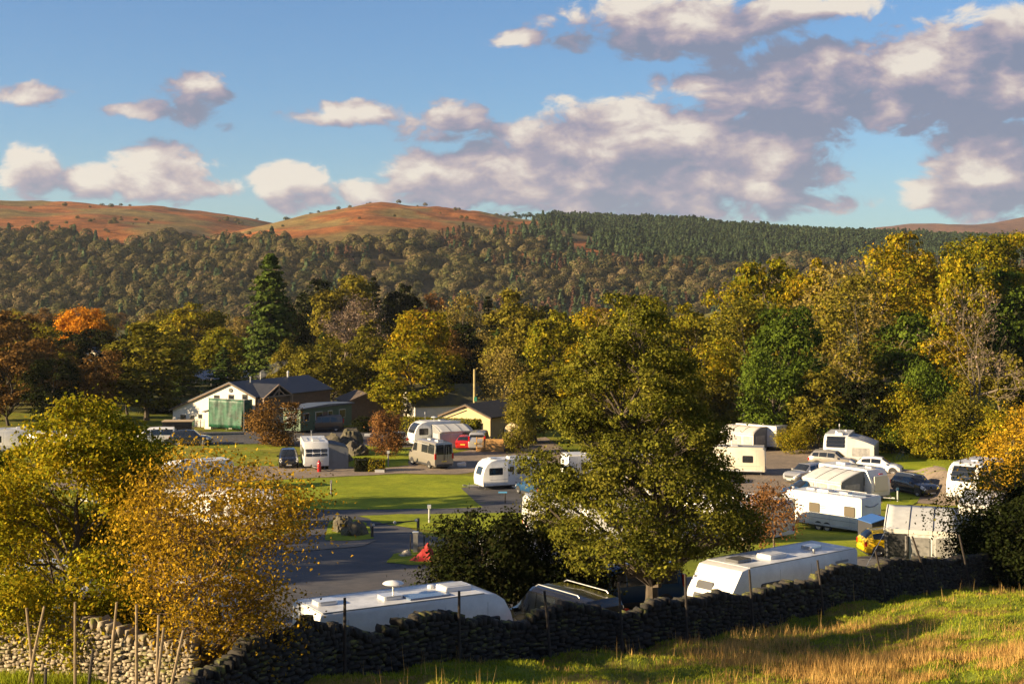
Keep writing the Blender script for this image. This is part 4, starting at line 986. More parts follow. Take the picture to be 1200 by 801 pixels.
def vehicle(kind, name, label, cat, loc, heading, paint, rails=False, plate='rear', extra=None, sc=1.0, skylights=0, wrap=False, rim=RIM):
    S_ = CARS[kind]; st = S_['st']; xs = [s[0] for s in st]; root = thing(name, label, cat, loc, R(heading)); root.scale = (sc, sc, sc)
    def par(x): return [float(np.interp(x, xs, [s[k] for s in st])) for k in range(1, 6)]
    def ring(x, t_):
        zb, zl, zt, w_, wt = par(x)
        pts = [(0, zb), (w_*.90, zb), (w_*.99, zb + .12), (w_, zb + (zl - zb)*.55), (w_*.985, zl), (wt + (w_*.985 - wt)*.14, zt - min(.12, (zt - zl)*.4)), (wt*.82, zt), (0, zt + .02)]
        i = min(6, int(t_)); a, b_ = pts[i], pts[i+1]; f_ = t_ - i; return a[0] + (b_[0] - a[0])*f_, a[1] + (b_[1] - a[1])*f_
    def P3(x, t_, side): y, z = ring(x, t_); return Vector((x, y * side, z))
    xx = []
    for a, b_ in zip(xs, xs[1:]): 
        n = max(1, int((b_ - a) / .16)); xx += [a + (b_ - a) * k / n for k in range(n)]
    xx.append(xs[-1]); mb = MB(); tt = [0, 1, 2, 3, 4, 5, 5.5, 6, 7]; full = [(t_, 1) for t_ in tt] + [(t_, -1) for t_ in tt[-2:0:-1]]; m = len(full)
    for x in xx:
        for (t_, sd) in full: mb.v.append(tuple(P3(x, t_, sd)))
    for i in range(len(xx) - 1):
        for k in range(m): mb.f.append((i*m+k, i*m+(k+1) % m, (i+1)*m+(k+1) % m, (i+1)*m+k))
    mb.f.append(tuple(k for k in reversed(range(m)))); mb.f.append(tuple((len(xx)-1)*m + k for k in range(m)))
    mb.build('body', paint, root, True)
    MB().box((0, 0, st[4][1] - .02), (S_['L']*.9, 1.5, .2)).build('underbody', TRIM, root)
    x0, x1, r_ = S_['w']; hw = st[4][4]
    for x in (x0, x1):
        for sd in (1, -1):
            a = MB(); q = [(0, 0)] + [(math.cos(R(-18 + 216*k/14)) * r_*1.18, math.sin(R(-18 + 216*k/14)) * r_*1.18) for k in range(15)]
            y = sd * (hw * 1.0 + .006); a.v = [(x + p[0], y, r_ + p[1]) for p in q] + [(x + p[0], y - sd*.12, r_ + p[1]) for p in q]
            a.f = [tuple(range(16)), tuple(range(31, 15, -1))] + [(k, (k+1) % 16, 16 + (k+1) % 16, 16 + k) for k in range(16)]
            a.build('wheel_arch', TRIM, root)
            wheel(root, x, sd * (hw - .10), r_, sd, rim=rim)
    for (a, b_) in S_['win']:
        for sd in (1, -1):
            def fn(x, t_, a=a, b_=b_, sd=sd):
                return P3(x, t_, sd)
            patch_mb(fn, np.linspace(a, b_, 5), [4.12, 4.5, 4.93], .010).build('side_window', GLASS, root, True)
    ys = [(5.35, 1), (6, 1), (6.5, 1), (7, 1), (6.5, -1), (6, -1), (5.35, -1)]
    patch_mb(lambda x, k: P3(x, ys[k][0], ys[k][1]), np.linspace(S_['fr'][0], S_['fr'][1], 5), range(7), .012).build('windscreen', GLASS, root, True)
    if kind in ('hatch', 'suv'):
        patch_mb(lambda x, k: P3(x, ys[k][0], ys[k][1]), np.linspace(S_['re'][0], S_['re'][1], 5), range(7), .012).build('rear_window', GLASS, root, True)
    else:
        zt = st[3][3]; zz = 1.42 if kind == 'van' else 1.45
        for sd in ((-1, 1) if kind == 'van' else (0,)):
            MB().panel((xs[0] + (.03 if kind == 'van' else .06), sd*.44, (zz + zt - .12)/2 - .05), (0,-1,0), (0,0,1), .40 if kind == 'van' else .74, (zt - zz)/2 - .12, .04).build('rear_window', GLASS, root)
    xf, xr = xs[-1], xs[0]
    for sd in (1, -1):
        patch_mb(lambda x, t_: P3(x, t_, sd), np.linspace(xs[-3] + .05, xs[-2] + (xf - xs[-2])*.55, 4), [3.35, 3.8, 4.2, 5.0], .015).build('headlight', HEADL, root, True)
        z1, z2 = (1.0, 1.55) if kind in ('van', 'mpv') else (par(xs[1])[1] - .32, par(xs[1])[1] - .05)
        MB().box((xs[1] - .0, sd * (par(xs[1])[3] - .07), (z1 + z2)/2), (.12, .17, z2 - z1)).build('tail_lamp', REDL, root)
        MB().box((S_['fr'][1] - .30, sd * (hw + .10), par(S_['fr'][1])[1] + .08), (.12, .20, .14)).build('mirror', paint if kind != 'van' else TRIM, root)
        MB().box((-.15, sd * (hw + .004), st[4][1] + .1), (S_['L']*.42, .02, .13)).build('sill', TRIM, root)
        for wn in S_['win'][-2:]: MB().box((wn[0] + .12, sd * (hw + .012), par(0)[1] - .10), (.17, .03, .035)).build('door_handle', paint, root)
    MB().box((xf - .03, 0, .52 if kind != 'suv' else .64), (.08, 1.0, .16)).build('grille', TRIM, root)
    MB().box((xf + .015, 0, .38), (.03, .52, .11)).build('number_plate', HEADL, root)
    MB().box((xr - .015, 0, .62 if kind == 'hatch' else .78), (.03, .52, .11)).build('number_plate', YPLATE, root)
    MB().box((xr + .02, 0, .42), (.12, hw*1.6, .2)).build('bumper', TRIM if kind in ('suv', 'van') else paint, root)
    zt = st[4][3]
    if rails:
        for sd in (1, -1):
            rl = MB().tube([(-S_['L']*.36, sd*.62, zt), (-S_['L']*.34, sd*.62, zt + .07), (S_['L']*.1, sd*.62, zt + .07), (S_['L']*.13, sd*.62, zt - .01)], .02, 6).build('roof_rail', STEEL, root)
        if rails == 2:
            for x in (-1.6, -.5, .5): MB().tube([(x, -.8, zt + .11), (x, .8, zt + .11)], .028, 6).build('roof_bar', STEEL, root)
    if kind == 'van' and skylights:
        for x in (-1.9, -.3): MB().panel((x, 0, 2.63), (1,0,0), (0,1,0), .33, .33, .12, .08).build('skylight', HEADL, root)
        for sd in (-.03, .03): MB().tube([(xr - .02, sd, .9), (xr - .02, sd, 2.3)], .012, 5).build('door_seam', TRIM, root)
        MB().tube([(xr - .10, -.45, 1.0), (xr - .10, -.45, 2.2)], .02, 5).tube([(xr - .10, -.18, 1.0), (xr - .10, -.18, 2.2)], .02, 5).build('rear_ladder', STEEL, root)
        MB().box((-.1, hw + .005, 2.32), (3.6, .05, .12)).build('awning_cassette', STEEL, root)
    return root

def smooth_profile(pts, sub=3):
    """closed polygon with Catmull-Rom smoothing; points flagged with a third value stay sharp"""
    n = len(pts); out = []
    for i in range(n):
        p0, p1, p2, p3 = pts[i-1], pts[i], pts[(i+1) % n], pts[(i+2) % n]
        if len(p1) > 2: out.append(p1[:2]); 
        if len(p1) > 2: continue
        for k in range(sub):
            t_ = k / sub
            if len(p2) > 2 and k: pass
            f_ = lambda a, b_, c, d_: .5 * ((2*b_) + (-a + c)*t_ + (2*a - 5*b_ + 4*c - d_)*t_*t_ + (-a + 3*b_ - 3*c + d_)*t_**3)
            out.append((f_(p0[0], p1[0], p2[0], p3[0]), f_(p0[1], p1[1], p2[1], p3[1])))
    return out
PROF = {
 'curvy': [(-1.0,.14,1),(-1.02,.5),(-1.0,.90,1),(-.93,.985,1),(-.35,1.0,1),(.55,1.0,1),(.70,.97,1),(.84,.86,1),(.93,.70,1),(.985,.50,1),(1.0,.34,1),(.975,.14,1)],
 'boxy': [(-1.0,.15,1),(-1.0,.95,1),(-.975,1.0,1),(.70,1.0,1),(.80,.97,1),(.965,.62,1),(1.0,.42,1),(.96,.15,1)],
 'motor': [(-1.0,.16,1),(-1.0,.94,1),(-.975,.995,1),(-.5,1.0,1),(.66,1.0,1),(.78,.97,1),(.86,.90,1),(.93,.74,1),(.985,.50,1),(1.0,.30,1),(.98,.16,1)],
}
def caravan(name, label, loc, heading, L=6.4, H=2.6, W=2.28, prof='boxy', windows=(), front=3, rear=None, body=WHITE, cat='caravan', axle=1, roof=(), stripe=None, door=None, hitch=True, lamps=True, roofm=None, locker=True, glass=GLASS, aerial=None):
    """windows: list of (side, x0, x1, z0, z1) as fractions; roof: list of (kind, x, y)"""
    root = thing(name, label, cat, loc, R(heading)); pr = [(p[0]*L/2, p[1]*H) for p in PROF[prof]]
    z0 = min(p[1] for p in pr)
    MB().prism(pr, -W/2, W/2, .045, .06).build('body', body, root, True)
    MB().box((0, 0, z0 - .03), (L*.92, W*.86, .12)).build('chassis', TRIM, root)
    # roof skin and side mouldings
    xr0, xr1 = -L/2*.96, (max(p[0] for p in pr if p[1] > H*.985) - .05)
    MB().box(((xr0 + xr1)/2, 0, H + .004), (xr1 - xr0, W - .16, .016)).build('roof', roofm or ROOFW, root)
    for sd in (1, -1):
        MB().box(((xr0 + xr1)/2, sd*(W/2 - .035), H + .003), (xr1 - xr0, .04, .035)).build('roof_trim', STEEL if prof != 'curvy' else body, root)
        MB().box((-.02*L, sd*(W/2 + .003), z0 + .10), (L*.88, .02, .13)).build('side_skirt', stripe or ROOFW, root)
        MB().box((-.03*L, sd*(W/2 + .002), z0 + .52), (L*.80, .008, .03)).build('side_line', STRIPE, root)
        for fx in (-.36, -.12, .12, .34): MB().box((fx*L, sd*(W/2 + .001), H*.5 + .1), (.018, .006, H*.72)).build('panel_seam', GREYP, root)
    for (sd, a, b_, c, d_) in windows:
        x0_, x1_ = a*L - L/2, b_*L - L/2; zc = (c + d_)/2*H; fr = MB().panel(((x0_+x1_)/2, sd*(W/2 + .002), zc), (-sd,0,0), (0,0,1), (x1_-x0_)/2 + .04, (d_-c)*H/2 + .04, .025, .08).build('window_frame', TRIM, root)
        MB().panel(((x0_+x1_)/2, sd*(W/2 + .022), zc), (-sd,0,0), (0,0,1), (x1_-x0_)/2, (d_-c)*H/2, .02, .07).build('pane', glass, fr)
    if door:
        sd, x = door; dd = MB().panel((x*L - L/2, sd*(W/2 + .002), H*.52), (-sd,0,0), (0,0,1), .34, H*.36, .02, .06).build('door', body, root)
        MB().panel((x*L - L/2, sd*(W/2 + .02), H*.68), (-sd,0,0), (0,0,1), .2, .24, .02, .05).build('pane', glass, dd)
        MB().box((x*L - L/2 + .26, sd*(W/2 + .03), H*.48), (.05, .05, .12)).build('handle', TRIM, dd)
    # panels following the front profile
    fp = [p for p in pr if p[0] > L/2*.6 and p[1] > H*.40]
    def seg(fa, fb):
        pts = sorted(fp, key=lambda p: p[1]); zs = [p[1] for p in pts]; a = Vector((np.interp(fa*H, zs, [p[0] for p in pts]), 0, fa*H)); b_ = Vector((np.interp(fb*H, zs, [p[0] for p in pts]), 0, fb*H)); return a, b_
    if front:
        lo, hi = (.50, .76); ws = {3: [(-.70,.30),(0,.34),(.70,.30)], 1: [(0,.86)], 2: [(0,.60)], 'big': [(0,.90)], 'one': [(-.35,.42)]}[front]
        if front == 'big': lo, hi = .56, .93
        for (yc, hw_) in ws:
            n = 3
            for q in range(n if front == 'big' else 1):
                a, b_ = seg(lo + (hi - lo)*q/n, lo + (hi - lo)*(q+1)/n) if front == 'big' else seg(lo, hi)
                c = (a + b_)/2; v = (b_ - a); ln = v.length/2; v.normalize()
                f_ = MB().panel((c.x, yc*(W/2.28), c.z), (0,1,0), v, hw_ + .03, ln*(1.0 if front == 'big' else .9) + .03, .03, .09).build('front_window_frame', TRIM, root)
                MB().panel((c.x + .02, yc*(W/2.28), c.z + .008), (0,1,0), v, hw_, ln*.93, .03, .08).build('pane', glass, f_)
        if locker:
            a, b_ = seg(.42, .43); MB().box((L/2 - .012*L, 0, z0 + .42), (.02, W*.8, .025)).build('locker_line', STRIPE, root)
    if rear:
        hw_, z1_, z2_ = rear; f_ = MB().panel((-L/2 - .012, 0, (z1_+z2_)/2*H), (0,-1,0), (0,0,1), hw_ + .03, (z2_-z1_)*H/2 + .03, .03, .08).build('rear_window_frame', TRIM, root)
        MB().panel((-L/2 - .035, 0, (z1_+z2_)/2*H), (0,-1,0), (0,0,1), hw_, (z2_-z1_)*H/2, .02, .07).build('pane', glass, f_)
    if lamps:
        for sd in (1, -1): MB().box((-L/2 - .012, sd*(W/2 - .18), z0 + .36), (.05, .16, .34)).build('tail_lamp', REDL, root)
        MB().box((-L/2 - .02, 0, z0 + .3), (.03, .5, .11)).build('number_plate', YPLATE, root)
        MB().box((-L/2 - .04, 0, z0 + .12), (.10, W*.9, .18)).build('rear_bumper', body, root)
    wr = .31
    for x in ([0.0] if axle == 1 else ([-.42, .30] if axle == 2 else [-L*.22, L*.34])):
        for sd in (1, -1):
            a = MB(); q = [(0, 0)] + [(math.cos(R(180*k/12)) * wr*1.2, math.sin(R(180*k/12)) * wr*1.2) for k in range(13)]; y = sd*(W/2 + .012)
            a.v = [(x - .2 + p[0], y, wr + p[1]) for p in q] + [(x - .2 + p[0], y - sd*.1, wr + p[1]) for p in q]
            a.f = [tuple(range(14)), tuple(range(27, 13, -1))] + [(k, (k+1) % 14, 14 + (k+1) % 14, 14 + k) for k in range(14)]
            a.build('wheel_arch', TRIM, root); wheel(root, x - .2, sd*(W/2 - .10), wr, sd)
    if hitch and axle != 'motor':
        MB().tube([(L/2 - .2, -.5, z0 - .02), (L/2 + 1.15, 0, z0 - .02)], .035, 5).tube([(L/2 - .2, .5, z0 - .02), (L/2 + 1.15, 0, z0 - .02)], .035, 5).box((L/2 + 1.25, 0, z0 + .03), (.3, .09, .1)).build('hitch', STEEL, root)
        MB().tube([(L/2 + .85, .08, .08), (L/2 + .85, .08, z0 + .25)], .03, 6).build('jockey_wheel', TRIM, root)
        for sx in (-L*.42, L*.42):
            for sd in (1, -1): MB().tube([(sx, sd*.8, z0), (sx*1.05, sd*.8, 0)], .025, 4).build('corner_steady', STEEL, root)
    for (k, x, y) in roof:
        x = x*L - L/2; y = y*W
        if k == 'skylight': o = MB().panel((x, y, H + .01), (1,0,0), (0,1,0), .36, .30, .13, .09).build('skylight', HEADL, root)
        elif k == 'big': o = MB().panel((x, y, H + .01), (1,0,0), (0,1,0), .50, .38, .16, .06).build('skylight', WHITE, root); MB().panel((x, y, H + .155), (1,0,0), (0,1,0), .42, .30, .03, .06).build('pane', GREYP, o)
        elif k == 'dark': MB().panel((x, y, H + .01), (1,0,0), (0,1,0), .42, .36, .12, .08).build('skylight', GLASSG, root)
        elif k == 'solar': MB().panel((x, y, H + .03), (1,0,0), (0,1,0), .75, .34, .04, .02).build('solar_panel', mat('solar_panel_glass', (.10,.14,.22), .15, spec=.8), root)
        elif k == 'vent': MB().lathe([(.13, 0), (.13, .06), (.10, .11), (.001, .12)], (x, y, H + .01), n=12).build('roof_vent', WHITE, root)
        elif k == 'flue': MB().lathe([(.05, 0), (.05, .12), (.07, .13), (.06, .17), (.001, .18)], (x, y, H + .01), n=8).build('flue', STEEL, root)
        elif k == 'dish':
            o = MB().tube([(x, y, H), (x, y, H + .38)], .035, 8).build('aerial_mast', STEEL, root); MB().lathe([(.001, .33), (.30, .36), (.36, .40), (.30, .45), (.001, .50)], (x, y, H), n=20).build('aerial_disc', WHITE, o, True)
        elif k == 'mast':
            o = MB().tube([(x, y, H), (x, y, H + .95)], .022, 6).build('aerial_mast', STEEL, root); MB().box((x, y, H + .95), (.10, .10, .26)).box((x, y, H + .75), (.5, .03, .03)).build('aerial_head', HEADL, o)
        elif k == 'rail':
            for sd in (1, -1): MB().tube([(x - 1.3, sd*.85, H), (x - 1.25, sd*.85, H + .09), (x + 1.25, sd*.85, H + .09), (x + 1.3, sd*.85, H)], .018, 5).build('roof_rail', STEEL, root)
    return root

def awning(name, label, loc, heading, W=3.0, D=2.4, Hi=2.35, Ho=1.85, fab=FABL, sidefab=FABG, winm=FABN, bars=3, door=True, cat='awning', curved=False, doorbay=0):
    """porch awning; local x runs along the caravan side, +y points out from it"""
    root = thing(name, label, cat, loc, R(heading)); n = 7; prof = []
    for k in range(n + 1):
        t_ = k / n; z = Hi + (Ho - Hi) * (t_ ** (2.4 if curved else 1.15)) + (.05 * math.sin(t_ * math.pi)); prof.append((t_ * D, z))
    mb = MB(); nx_ = 9
    for i in range(nx_):
        x = -W/2 - .06 + (W + .12) * i / (nx_ - 1); sag = -.035 * math.sin(math.pi * ((i / (nx_ - 1) * bars) % 1))
        for (y, z) in prof: mb.v.append((x, y, z + sag))
        mb.v.append((x, D + .015, Ho - .18))
    m = n + 2
    for i in range(nx_ - 1):
        for k in range(m - 1): mb.f.append((i*m+k, i*m+k+1, (i+1)*m+k+1, (i+1)*m+k))
    r_ = mb.build('awning_roof', fab, root, True); sol = r_.modifiers.new('cloth', 'SOLIDIFY'); sol.thickness = .012
    for sd in (-1, 1):
        mb = MB(); b_ = [(sd*W/2, y, z - .01) for (y, z) in prof] + [(sd*W/2, y, .02) for (y, z) in reversed(prof)]
        o_ = [(a[0] - sd*.015, a[1], a[2]) for a in b_]; k = len(b_); mb.v = b_ + o_; mb.f = [tuple(range(k)), tuple(range(2*k - 1, k - 1, -1))] + [(i, (i+1) % k, k + (i+1) % k, k + i) for i in range(k)]
        mb.build('side_wall', sidefab, root)
        MB().panel((sd*(W/2 + .002), D*.5, Ho*.60), (0, sd, 0), (0,0,1), D*.33, Ho*.24, .012, .10).build('window', winm, root)
    # front wall in bays with soft folds
    for k in range(bars):
        x0 = -W/2 + W*k/bars; x1 = x0 + W/bars; mb = MB(); q = 10
        for i in range(q + 1):
            x = x0 + (x1 - x0) * i / q; y = D + .02 * math.sin(i * 2.1 + k)
            mb.v += [(x, y, .02), (x, y + .005, Ho - .05), (x, y - .015, .02), (x, y - .015, Ho - .05)]
        for i in range(q): mb.f += [(i*4, (i+1)*4, (i+1)*4+1, i*4+1), (i*4+2, i*4+3, (i+1)*4+3, (i+1)*4+2), (i*4+1, (i+1)*4+1, (i+1)*4+3, i*4+3), (i*4, i*4+2, (i+1)*4+2, (i+1)*4)]
        mb.f += [(0, 1, 3, 2), (q*4, q*4+2, q*4+3, q*4+1)]
        isd = door and k == doorbay
        fw = mb.build('front_wall', sidefab if isd else fab, root, True)
        MB().panel(((x0+x1)/2, D + .03, Ho*.56), (-1,0,0), (0,0,1), W/bars*.38, Ho*(.36 if isd else .27), .014, .08).build('door_flap' if isd else 'window', TRIM if isd else winm, root)
    for k in range(bars + 1):
        x = -W/2 + W*k/bars; MB().tube([(x, 0, Hi)] + [(x, y, z + .012) for y, z in prof[1:]] + [(x, D + .03, 0)], .018, 6).build('pole', mat('awning_pole', (.10,.10,.10), .4, .5), root)
    return root

def G(px, row): return at(px, row)
def off(p, heading, fx, fy):
    a = R(heading); return Vector((p.x + math.cos(a)*fx - math.sin(a)*fy, p.y + math.sin(a)*fx + math.cos(a)*fy, p.z))

# paints
def paint(name, c, metal=.3, rough=.25): return mat(name, c, rough, metal, coat=.6)
P_SIL = paint('silver_paint', (.42,.41,.40), .5); P_WHT = paint('white_car_paint', (.72,.71,.69), 0); P_GRY = paint('grey_paint', (.20,.19,.18), .5)
P_DGY = paint('dark_blue_grey_paint', (.035,.042,.055), .5); P_BLK = paint('black_paint', (.012,.012,.014), .3); P_BLU = paint('blue_paint', (.02,.075,.17), .3); P_RED = paint('red_paint', (.42,.015,.015), .1)
P_YEL = paint('yellow_paint', (.75,.47,.01), 0); P_CHM = paint('champagne_paint', (.36,.33,.28), .45); P_BRN = paint('bronze_paint', (.12,.09,.07), .5)

# near motorhome and van
def fixz(x, y, z=None): return Vector((x, y, hz(x, y) if z is None else z))
mh = caravan('motorhome', 'long white motorhome with domed aerial in front at the lower left', fixz(-3.5, 47.3, -13.15), 30, 7.2, 2.75, 2.3, 'motor', windows=[(-1,.30,.44,.50,.74),(-1,.10,.22,.50,.72),(1,.2,.4,.5,.75),(-1,.80,.90,.44,.70)], front=1, axle='motor', hitch=False,
    roof=[('skylight',.10,.05),('dish',.44,.06),('skylight',.40,-.10),('solar',.56,-.25),('vent',.66,.22),('big',.74,-.02)], rear=(.55,.60,.80), cat='motorhome', locker=False)
MB().tube([(-3.66,-.45,1.2),(-3.78,-.45,1.25),(-3.78,-.45,1.85),(-3.66,-.45,1.9)], .02, 6).tube([(-3.66,.45,1.2),(-3.78,.45,1.25),(-3.78,.45,1.85),(-3.66,.45,1.9)], .02, 6).build('grab_rail', TRIM, mh)
nr = caravan('caravan', 'large white caravan close behind the wall at right of the alder trunk', fixz(10.6, 57.6, -13.67), 219, 7.9, 2.6, 2.3, 'boxy', windows=[(1,.22,.34,.5,.72),(1,.62,.76,.5,.72)], front='one', axle=2, roof=[('dark',.76,-.02),('big',.55,.1),('flue',.30,.33),('skylight',.2,0)], glass=GLASSG)
MB().panel((-2.9, 1.155, 2.18), (-1,0,0), (0,0,1), .42, .05, .012, .04).build('maker_lettering_stripe', STRIPE, nr)
vehicle('mpv', 'black_van', 'black van with silver roof rails next to the near motorhome', 'van', fixz(1.75, 50.3, -12.8), 126, P_BLK, rails=1, sc=1.03)
vehicle('mpv', 'blue_van', 'dark blue van parked behind the alder trunk', 'van', fixz(5.2, 64.8), 196, P_BLU, sc=1.02)

# right-hand pitches
lc = G(1010, 626); c15 = off(lc, 132, 3.45, -1.15)
lcv = caravan('caravan', 'long white twin-axle caravan in full view right of the hawthorn', fixz(c15.x, c15.y), 132, 6.9, 2.62, 2.3, 'boxy', windows=[(1,.08,.20,.50,.74),(1,.50,.62,.50,.72),(1,.80,.93,.46,.76)], front=3, axle=2,
    roof=[('skylight',.30,0),('big',.52,.1),('skylight',.70,0),('rail',.32,0),('vent',.9,.2),('solar',.14,0)], glass=mat('tinted_pane', (.13,.11,.08), .15, spec=.8))
for sd in (1, -1): MB().box((-3.47, sd*.86, 1.22), (.04, .38, .20)).build('orange_marker', ORANGE, lcv)
MB().tube([(-3.48,-.75,2.1),(-3.50,-.3,1.98),(-3.50,.3,1.98),(-3.48,.75,2.1)], .035, 5).build('rear_spoiler_line', STRIPE, lcv)
MB().panel((-.1, 1.152, 1.75), (-1,0,0), (0,0,1), .5, .03, .012, .02).panel((-.2, 1.152, 1.62), (-1,0,0), (0,0,1), .36, .025, .012, .02).build('grey_side_decal', STRIPE, lcv)
MB().box((2.2, 1.16, .62), (.08, .03, .3)).build('service_hatch', STRIPE, lcv)
c24 = off(G(906, 632), 132, 3.1, -1.15)
caravan('caravan', 'white caravan half hidden behind the hawthorn stems', fixz(c24.x, c24.y), 132, 6.2, 2.6, 2.3, 'curvy', windows=[(1,.15,.3,.5,.74),(1,.5,.66,.5,.74)], front=3, roof=[('skylight',.5,0)])
c14 = off(G(1033, 587), -55, -2.9, 0)
k14 = caravan('caravan', 'white caravan with blind drawn over its end window in the gravel yard', fixz(c14.x, c14.y), -55, 5.8, 2.6, 2.28, 'boxy', windows=[(-1,.7,.86,.5,.74)], front=None, roof=[('big',.3,0),('dark',.55,0),('skylight',.8,0)])
MB().panel((2.87, 0, 1.45), (0,1,0), (-.05,0,1), .82, .62, .05, .08).build('window_blind', mat('cream_blind', (.60,.55,.45), .7), k14)
MB().panel((2.83, 0, 2.22), (0,1,0), (-.3,0,1), .22, .05, .04, .03).build('red_badge', REDL, k14)
a14 = off(G(1012, 580), -55, -1.6, -1.2)
awning('awning', 'pale awning on the left side of the blinded caravan', fixz(c14.x - 1.0, c14.y - .75), 125 + 0, 4.2, 2.7, 2.45, 1.75, FABL, FABG, FABN, 3, False)
c13 = off(G(979, 541), 250, -3.0, 0)
k13 = caravan('caravan', 'white caravan with wide front window and aerial at the hedge', fixz(c13.x, c13.y), 250, 6.2, 2.65, 2.4, 'curvy', windows=[(-1,.7,.9,.5,.75)], front='big', roof=[('mast',.78,.1),('skylight',.5,0),('big',.75,.1),('vent',.2,.2)])
a13 = off(c13, 250, 1.0, 1.2)
awning('awning', 'grey and white awning on the right of the caravan with the aerial', a13, 250 , 4.4, 2.6, 2.5, 1.8, FABL, FABW, FABN, 3, False)
k12 = off(G(917, 527), 137, 3.1, 0)
caravan('caravan', 'white caravan at the far end of the gravel yard showing its red rear lamps', k12, 137, 6.2, 2.6, 2.3, 'boxy', windows=[(1,.2,.35,.5,.72)], front=3, rear=None, roof=[('skylight',.4,0),('mast',.8,0)])
awning('awning', 'cream awning with black seams beside the far white caravan', off(k12, 137, .3, 1.15), 137, 4.4, 2.6, 2.5, 1.95, FABW, FABG, FABN, 3, False, curved=True)
k11 = off(G(898, 556), 168, 2.9, 0)
caravan('caravan', 'grey-roofed caravan standing in front of the cream awning', k11, 168, 5.6, 2.6, 2.2, 'curvy', windows=[(1,.2,.36,.48,.7)], body=CREAMP, front=3, roofm=FABG, roof=[('skylight',.5,0)])
vehicle('suv', 'grey_suv', 'bronze-grey SUV in front of the caravan with the aerial', 'car', G(977, 548), -30, P_CHM, rails=1)
vehicle('hatch', 'white_hatchback', 'white hatchback parked on the gravel lane', 'car', G(1031, 554), -24, P_WHT, sc=1.02)
vehicle('suv', 'dark_suv', 'dark blue-grey SUV facing the viewer at the right', 'car', G(1073, 579), -68, P_DGY, rails=1)
vehicle('suv', 'silver_crossover', 'silver crossover car with black roof left of the bronze SUV', 'car', G(945, 564), 217, P_SIL)
vehicle('hatch', 'blue_hatchback', 'teal blue car mostly hidden behind the long caravan', 'car', atY(944, 118), 200, P_BLU)
# foreground awning and its caravan
k20 = Vector(atY(1148, 79)); k20.z = -15.0
caravan('caravan', 'cream-white caravan right of the big grey awning', off(k20, 248, -2.6, 0), 248, 6.4, 2.65, 2.3, 'boxy', windows=[(-1,.6,.8,.5,.7)], front=None, body=mat('warm_white_panel', (.72,.68,.60), .4), roof=[('skylight',.5,0)])
fc = Vector((*WP(1079, 75.5), 0)); yd = Vector((math.cos(R(252)), math.sin(R(252)), 0)); bo = fc - yd * 3.4; bo.z = hz(fc.x, fc.y) + .05
FABK = mat('grey_net_fabric', (.15,.14,.135), .8, var=.3, vscale=2.5)
big = awning('awning', 'big grey and beige awning with dark doorway behind the wall at right', bo, 162, 3.7, 3.4, 3.0, 2.2, FABL, FABK, mat('net_window', (.27,.26,.25), .5, var=.4, vscale=3), 3, True, doorbay=2)
for k in range(3):
    MB().box((-1.233 + k*1.233, 3.43, 2.1), (1.2, .03, .22)).build('eave_valance', FABW, big)
MB().tube([(.75, 3.5, 1.9), (.72, 3.56, 1.2), (.78, 3.5, .6), (.70, 3.6, .05)], [.05, .08, .06, .12], 7).build('tied_back_flap', FABK, big)
MB().tube([(1.8, 3.4, 2.1), (2.9, 4.6, 0.0)], .018, 5).build('guy_line', HEADL, big)
vehicle('hatch', 'yellow_car', 'yellow car half hidden left of the big awning', 'car', fixz(*WP(1049, 83), hz(*WP(1036, 83)) + .1), 4, P_YEL)
t22 = thing('porch_tent', 'dark tent with blue roof at the end of the long caravan', 'tent', atY(1030, 91), R(15))
MB().prism([(-1.0,0),(-1.0,1.35),(0,1.6),(1.0,1.35),(1.05,0)], -.9, .9, .03, .03).build('tent_walls', mat('black_fabric', (.03,.03,.035), .8), t22)
MB().prism([(-1.06,1.33),(-1.06,1.38),(0,1.66),(1.06,1.38),(1.06,1.33),(0,1.61)], -.95, .95, .01, .01).build('tent_roof', mat('blue_fabric', (.03,.10,.30), .6), t22)
# right-edge caravan
k23 = Vector(atY(1128, 112)); k23.z = hz(k23.x, k23.y)
caravan('caravan', 'tall white caravan with curved front window behind the thorn tree', off(k23, 232, -3.0, 0), 232, 6.4, 2.95, 2.5, 'curvy', windows=[(-1,.4,.6,.5,.7),(1,.7,.85,.5,.7)], front='big', roof=[('skylight',.5,0),('rail',.3,0)])

# middle pitches
k7 = off(G(560, 574), 202, -2.4, 0)
caravan('caravan', 'small rounded white caravan alone beside the bright lawn', fixz(G(590,573).x + .3, G(590,573).y + 1.0), 202, 5.4, 2.55, 2.25, 'curvy', windows=[(1,.66,.88,.52,.73),(1,.2,.4,.52,.7)], front=2, roof=[('skylight',.75,0),('big',.4,0)], door=(1,.5))
vehicle('hatch', 'blue_car', 'blue car behind the small rounded caravan, half hidden by the alder', 'car', G(626, 580), 118, P_BLU)
vehicle('van', 'campervan', 'champagne high-roofed campervan parked on the gravel track', 'campervan', G(504, 546), 120, P_CHM, skylights=1, rim=STEEL)
k9 = off(G(482, 523), 205, -3.0, 0)
caravan('caravan', 'white rounded caravan with large front window by the hedge', k9, 205, 6.2, 2.7, 2.3, 'curvy', windows=[(1,.74,.90,.50,.74)], front='big', roof=[('dish',.55,0),('skylight',.4,0),('mast',.75,.2)])
awning('awning', 'silver-grey awning beside the rounded caravan at the hedge', off(k9, 205, -.9, 1.15), 205, 3.9, 2.4, 2.45, 1.85, FABL, FABG, mat('pale_awning_window', (.34,.33,.36), .5), 3, True)
vehicle('hatch', 'red_car', 'small red car seen from behind by the awning', 'car', G(546, 525), 82, P_RED)
vehicle('mpv', 'silver_van', 'silver van left of the pine decking', 'van', G(562, 525), 84, P_SIL)
